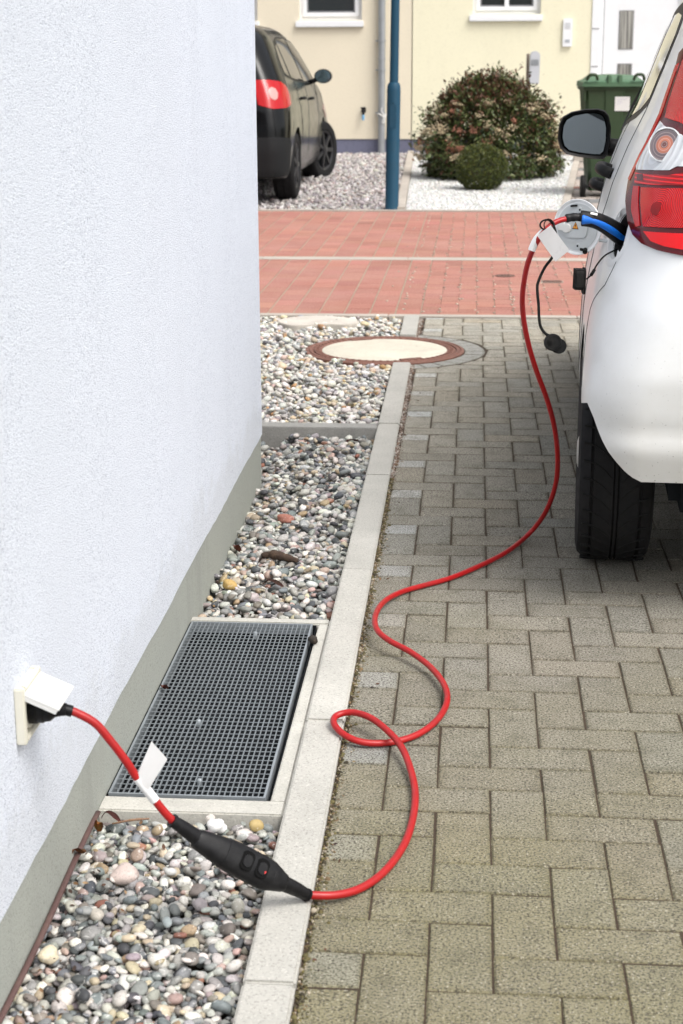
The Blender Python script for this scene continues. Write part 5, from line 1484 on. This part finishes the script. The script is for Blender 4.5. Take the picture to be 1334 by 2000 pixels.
o = obj('rope', bm, M_white, None, True); o.location = (-1.375,FY-.075,.52); tag(o, 'white rope knotted round the zinc downpipe beside the lamp post', 'rope')
t = thing('letterbox', 'grey letterbox with rounded top on a brown post behind the bush', 'letterbox', (.60,21.5,0))
bm = bmesh.new(); box(bm, -.035, .0, -.02, .02, -.1, 1.34, bev=.004); obj('post', bm, m_grime('brown_post', (.22,.17,.14), .6), t)
bm = bmesh.new(); ol = [(-.0,.975),(.125,.975),(.13,1.30)]+[(.068+.062*math.cos(a), 1.31+.062*math.sin(a)) for a in [PI*k/12 for k in range(13)]]+[(.006,1.30)]
b = bmesh.new(); prism(b, [(x, z) for x, z in ol], -.10, .22, bev=.006); merge(bm, b, Matrix.Rotation(PI/2, 4, 'X')); obj('box', bm, m_grime('light_grey_metal', (.52,.53,.56), .4, (.4,.4,.42), .2, 6), t, True, 40)
boxobj('flap', (.02,.11,-.226,-.219,1.20,1.27), M_zinc, t, .002)
t = thing('garden_spotlight', 'dark garden spotlight with white globe at the foot of the yellow wall', 'garden light', (1.17,22.9,0))
bm = bmesh.new(); lathe(bm, [(.055,-.05),(.055,.02),(.03,.03),(.018,.09)], 20); lathe(bm, [(.06,.075),(.07,.14),(.05,.20),(.0005,.215)], 20, Matrix.Translation((0,.045,0)), cap=False); obj('housing', bm, mat('dark_metal', (.03,.03,.035), .4), t, True, 40)
bm = bmesh.new(); bmesh.ops.create_icosphere(bm, subdivisions=3, radius=.042, matrix=Matrix.Translation((-.005,-.035,.14))); obj('globe', bm, M_pvc, t, True)
bm = bmesh.new(); box(bm, -.10, .10, -.09, .09, 0, .19, bev=.008); o = obj('concrete_block', bm, M_gutter); o.location = (1.30,21.6,.001); tag(o, 'pale concrete block standing between the spotlight and the bin', 'concrete block')

# ------------------------------------------------------------------ wheelie bin
def wbin():
    t = thing('wheelie_bin', 'dark green wheelie bin with lighter lid beside the garden path', 'bin', (1.245,16.45,0), R(2))
    M_g = m_grime('bin_green', (.022,.048,.016), .5, (.05,.07,.04), .4, 4); M_l = m_grime('lid_green', (.070,.150,.080), .5, (.12,.2,.12), .4, 4)
    bm = bmesh.new(); n = 10; rows = []
    for k in range(n):
        z = .06+.90*k/(n-1); s = k/(n-1); w = .21+.068*s; d0 = -.27-.02*s; d1 = .17+.16*s
        rows.append([bm.verts.new((x, y, z)) for x, y in [( -w+.03,d0),(-w,d0+.04),(-w,d1-.04),(-w+.03,d1),(w-.03,d1),(w,d1-.04),(w,d0+.04),(w-.03,d0),(w*.35,d0),(w*.30,d0-.012),(-w*.30,d0-.012),(-w*.35,d0)]])
    for a, b in zip(rows, rows[1:]):
        for k in range(12): bm.faces.new((a[k],a[(k+1)%12],b[(k+1)%12],b[k]))
    bm.faces.new(rows[0][::-1]); bm.faces.new(rows[-1]); bmesh.ops.recalc_face_normals(bm, faces=bm.faces)
    box(bm, -.300, .300, -.315, .345, .955, .985, bev=.01); box(bm, -.295, -.268, -.30, -.22, .86, .96, bev=.006); box(bm, .268, .295, -.30, -.22, .86, .96, bev=.006)
    obj('body', bm, M_g, t, False)
    bm = bmesh.new(); rows = []
    for x0, z in ((.305,.985),(.300,1.03),(.255,1.045),(.20,1.085),(.0001,1.095)):
        sy = x0/.305
        rows.append([bm.verts.new((sx*x0, y0, z)) for sx, y0 in ((-1,-.325*(.35+.65*sy)),(1,-.325*(.35+.65*sy)),(1,.36*(.4+.6*sy)),(-1,.36*(.4+.6*sy)))])
    for a, b in zip(rows, rows[1:]):
        for k in range(4): bm.faces.new((a[k],a[(k+1)%4],b[(k+1)%4],b[k]))
    bm.faces.new(rows[0][::-1]); bmesh.ops.remove_doubles(bm, verts=bm.verts, dist=.001); bmesh.ops.recalc_face_normals(bm, faces=bm.faces)
    for x in (-.055,.045): box(bm, x-.018, x+.018, -.335, .25, 1.0, 1.088, bev=.006)
    box(bm, -.31, .31, -.335, -.315, .985, 1.02, bev=.006)
    obj('lid', bm, M_l, t)
    for s in (-1, 1):
        bm = bmesh.new(); tube(bm, cr([(s*.17,-.33,1.05),(s*.19,-.36,1.09),(s*.25,-.36,1.09),(s*.27,-.33,1.05)], 4), .014, 10); obj('handle', bm, M_g, t, True)
        bm = bmesh.new(); lathe(bm, [(.03,-.022),(.095,-.022),(.10,-.015),(.10,.015),(.095,.022),(.03,.022)], 28, Matrix.Translation((s*.265,-.245,.10)) @ Matrix.Rotation(PI/2, 4, 'Y')); obj('wheel', bm, M_rubber, t, True, 40)
    bm = bmesh.new(); tube(bm, [(-.24,-.245,.10),(.24,-.245,.10)], .012, 8); obj('axle', bm, M_black, t)
    t.scale = (1, 1, 1.05); lb = boxobj('label', (.005,.145,-.3035,-.301,  .775,.900), M_white, t, 0)
    M_ink = mat('faded_ink', (.52,.50,.56), .6)
    bm = bmesh.new()
    for z, x1 in ((.880,.125),(.872,.11),(.858,.07),(.848,.08),(.834,.06)): box(bm, .025, x1, -.3045, -.3034, z, z+.003)
    obj('small_print', bm, M_ink, lb)
wbin()

# ------------------------------------------------------------------ shrubs
def leafmesh():
    V = np.array([(0,0,0),(.5,-.28,.06),(.5,.28,.06),(1,0,0),(.5,0,-.03),(.22,-.17,.03),(.22,.17,.03),(.8,-.16,.05),(.8,.16,.05)], float)
    F = np.array([(0,5,4),(5,1,4),(1,7,4),(7,3,4),(3,8,4),(8,2,4),(2,6,4),(6,0,4)]); return V, F
M_foliage = mat('foliage', rough=.45, spec=.4)
n_ = N(M_foliage); n_.color(n_.attr())
def orient(dirs, jit):
    n = len(dirs); d = dirs+rng.normal(0, jit, (n,3)); d /= np.linalg.norm(d, axis=1)[:,None]
    u = rng.normal(size=(n,3))+np.array((0,0,1.0)); u -= d*(u*d).sum(1)[:,None]; u /= np.linalg.norm(u, axis=1)[:,None]
    v = np.cross(u, d); return np.stack([d, v, u], 2)
def shrub():
    c = np.array((.10,18.75,.0)); t = thing('viburnum_bush', 'large reddish green flowering bush on the white chippings', 'bush', tuple(c))
    # stems
    bm = bmesh.new(); tips = []
    for k in range(34):
        a = rng.uniform(0, 2*PI); r = rng.uniform(.15,.72); h = 1.12*math.sqrt(max(.05, 1-(r/.86)**2))*rng.uniform(.75,1.0)
        P = cr([(.05*math.cos(a),.05*math.sin(a),-.02),(.35*r*math.cos(a),.35*r*math.sin(a),h*.4),(r*math.cos(a),r*math.sin(a),h)], 4)
        tube(bm, P, [.013*(1-i/len(P))+.002 for i in range(len(P))], 5)
    obj('stems', bm, m_grime('stem_bark', (.06,.04,.03), .8), t)
    n = 24000
    # clumps: centres over an uneven dome
    nc = 230; ca = rng.uniform(0,2*PI,nc); cz = rng.uniform(0,1,nc)**.9; 
    prof = lambda z: np.interp(z, [0,.08,.3,.55,.75,.9,1.0], [.68,.73,.74,.66,.53,.36,.10])
    rr = prof(cz)*rng.uniform(.80,1.06,nc); cc = np.column_stack([rr*np.cos(ca), rr*np.sin(ca),   .05+cz*1.00])
    top = rng.random(nc)
    k = rng.integers(0, nc, n); spread = rng.uniform(.035,.075,nc)
    pos = cc[k]+rng.normal(size=(n,3))*spread[k][:,None]
    ni = 12000; a = rng.uniform(0,2*PI,ni); z = rng.uniform(0,.97,ni); r = prof(z)*np.sqrt(rng.uniform(.25,.92,ni)); pos2 = np.column_stack([r*np.cos(a), r*np.sin(a),   .03+z*.98])
    # long shoots standing out of the outline
    sh = []
    for q in range(5):
        i = rng.integers(0, nc); d = cc[i]-np.array((0,0,.35)); d /= np.linalg.norm(d); d[2] += .5; L = rng.uniform(.08,.2)
        for s in np.linspace(0, L, 11): sh.append(cc[i]+d*(s+.05)+rng.normal(0,.012,3))
    pos3 = np.array(sh)
    P = np.vstack([pos, pos2, pos3]); P = P[P[:,2] > .015]; m = len(P)
    hue = (np.sin(P[:,0]*9+1)+np.sin(P[:,2]*11+P[:,1]*5)+rng.normal(0,1.1,m))
    gr = palette([((.060,.090,.024),30),((.090,.120,.034),28),((.135,.150,.055),22),((.028,.045,.016),8)], m)
    rd = palette([((.125,.055,.030),30),((.16,.085,.045),20),((.080,.042,.022),20),((.20,.10,.06),8)], m)
    pr = .10+.36*np.clip((P[:,2]-.45)/.5,0,1)+.10*(hue > 1)
    col = np.where((rng.random(m) < pr)[:,None], rd, gr)
    V0, F0 = leafmesh(); sc = rng.uniform(.030,.058,m); S3 = np.column_stack([sc, sc*.85, sc])
    out = P-np.array((0,0,.35)); out /= np.linalg.norm(out, axis=1)[:,None]
    scatter('foliage', V0, F0, P, S3, col, M_foliage, rot=orient(out, .9), parent=t, smooth=False)
    # flower heads: loose domes of tiny blossoms
    nf = 64; fa = rng.uniform(PI*1.0, 2*PI, nf); fz = rng.uniform(.18,.80,nf); fr = prof(fz)*1.08+.01
    fc = np.column_stack([fr*np.cos(fa), fr*np.sin(fa),   .05+fz*.98]); pk = rng.random(nf) < .25
    per = 34; kk = np.repeat(np.arange(nf), per); fs = rng.uniform(.018,.036,nf)
    fp = fc[kk]+rng.normal(size=(nf*per,3))*fs[kk][:,None]*np.array((1,.6,.7))
    base = np.where(pk[:,None], np.array((.30,.13,.08)), np.array((.52,.42,.27)))[kk]
    colf = np.clip(base*rng.uniform(.55,1.4,(nf*per,1)), 0, .85)
    Vi, Fi = ico(1)
    scatter('blossom', Vi, Fi, fp, rng.uniform(.005,.011,nf*per), colf, M_foliage, parent=t, smooth=False)
shrub()
def boxball():
    t = thing('box_ball', 'small clipped olive green box ball in front of the flowering bush', 'shrub', (.010,17.0,.0))
    bm = bmesh.new()
    for k in range(9):
        a = 2*PI*k/9; tube(bm, [(0,0,-.02),(.06*math.cos(a),.06*math.sin(a),.12),(.16*math.cos(a),.16*math.sin(a),.26)], .006, 5)
    obj('stems', bm, m_grime('box_bark', (.05,.035,.02), .8), t)
    n = 17000; d = rng.normal(size=(n,3)); d /= np.linalg.norm(d, axis=1)[:,None]
    r = .262*(1+.035*np.sin(d[:,0]*9)*np.sin(d[:,2]*8+2))*rng.uniform(.62,1.03,n)**.5
    P = d*r[:,None]*np.array((1,1,.92))+np.array((0,0,.225)); P = P[P[:,2] > .005]; m = len(P)
    out = P-np.array((0,0,.2)); out /= np.linalg.norm(out, axis=1)[:,None]
    col = palette([((.105,.130,.020),25),((.075,.098,.016),30),((.16,.17,.035),14),((.03,.045,.01),20),((.14,.10,.03),3)], m)
    V0, F0 = leafmesh(); sc = rng.uniform(.012,.022,m)
    scatter('foliage', V0, F0, P, sc, col, M_foliage, rot=orient(out, .8), parent=t, smooth=False)
boxball()

# ------------------------------------------------------------------ small litter
def litter():
    V0, F0 = leafmesh(); n = 420
    y = np.concatenate([rng.uniform(1.6,2.68,n//3), rng.uniform(3.82,5.9,n//3), rng.uniform(1.6,8.5,n//3)])
    x = np.concatenate([[XW(v)+abs(rng.normal(0,.07))+.01 for v in y[:2*(n//3)]], [XC(v)+abs(rng.normal(0,.02))+.01 for v in y[2*(n//3):]]])
    z = np.where(y < 2.7, .002, np.where(y < 5.95, -.02-.016*(y-3.8), .002)); z[2*(n//3):] = .0015
    m = len(x); s = rng.uniform(.004,.013,m)
    col = palette([((.10,.045,.025),30),((.20,.11,.05),20),((.05,.03,.02),25),((.28,.20,.11),12)], m)
    o = scatter('leaf_litter', V0, F0, np.column_stack([x,y,z]), s, col, M_leaf, rot=rand_rot(m,.5), smooth=False)
    o['kind'] = 'stuff'; o['label'] = 'scraps of dry leaves among the pebbles and in the joint'; o['category'] = 'litter'
litter()
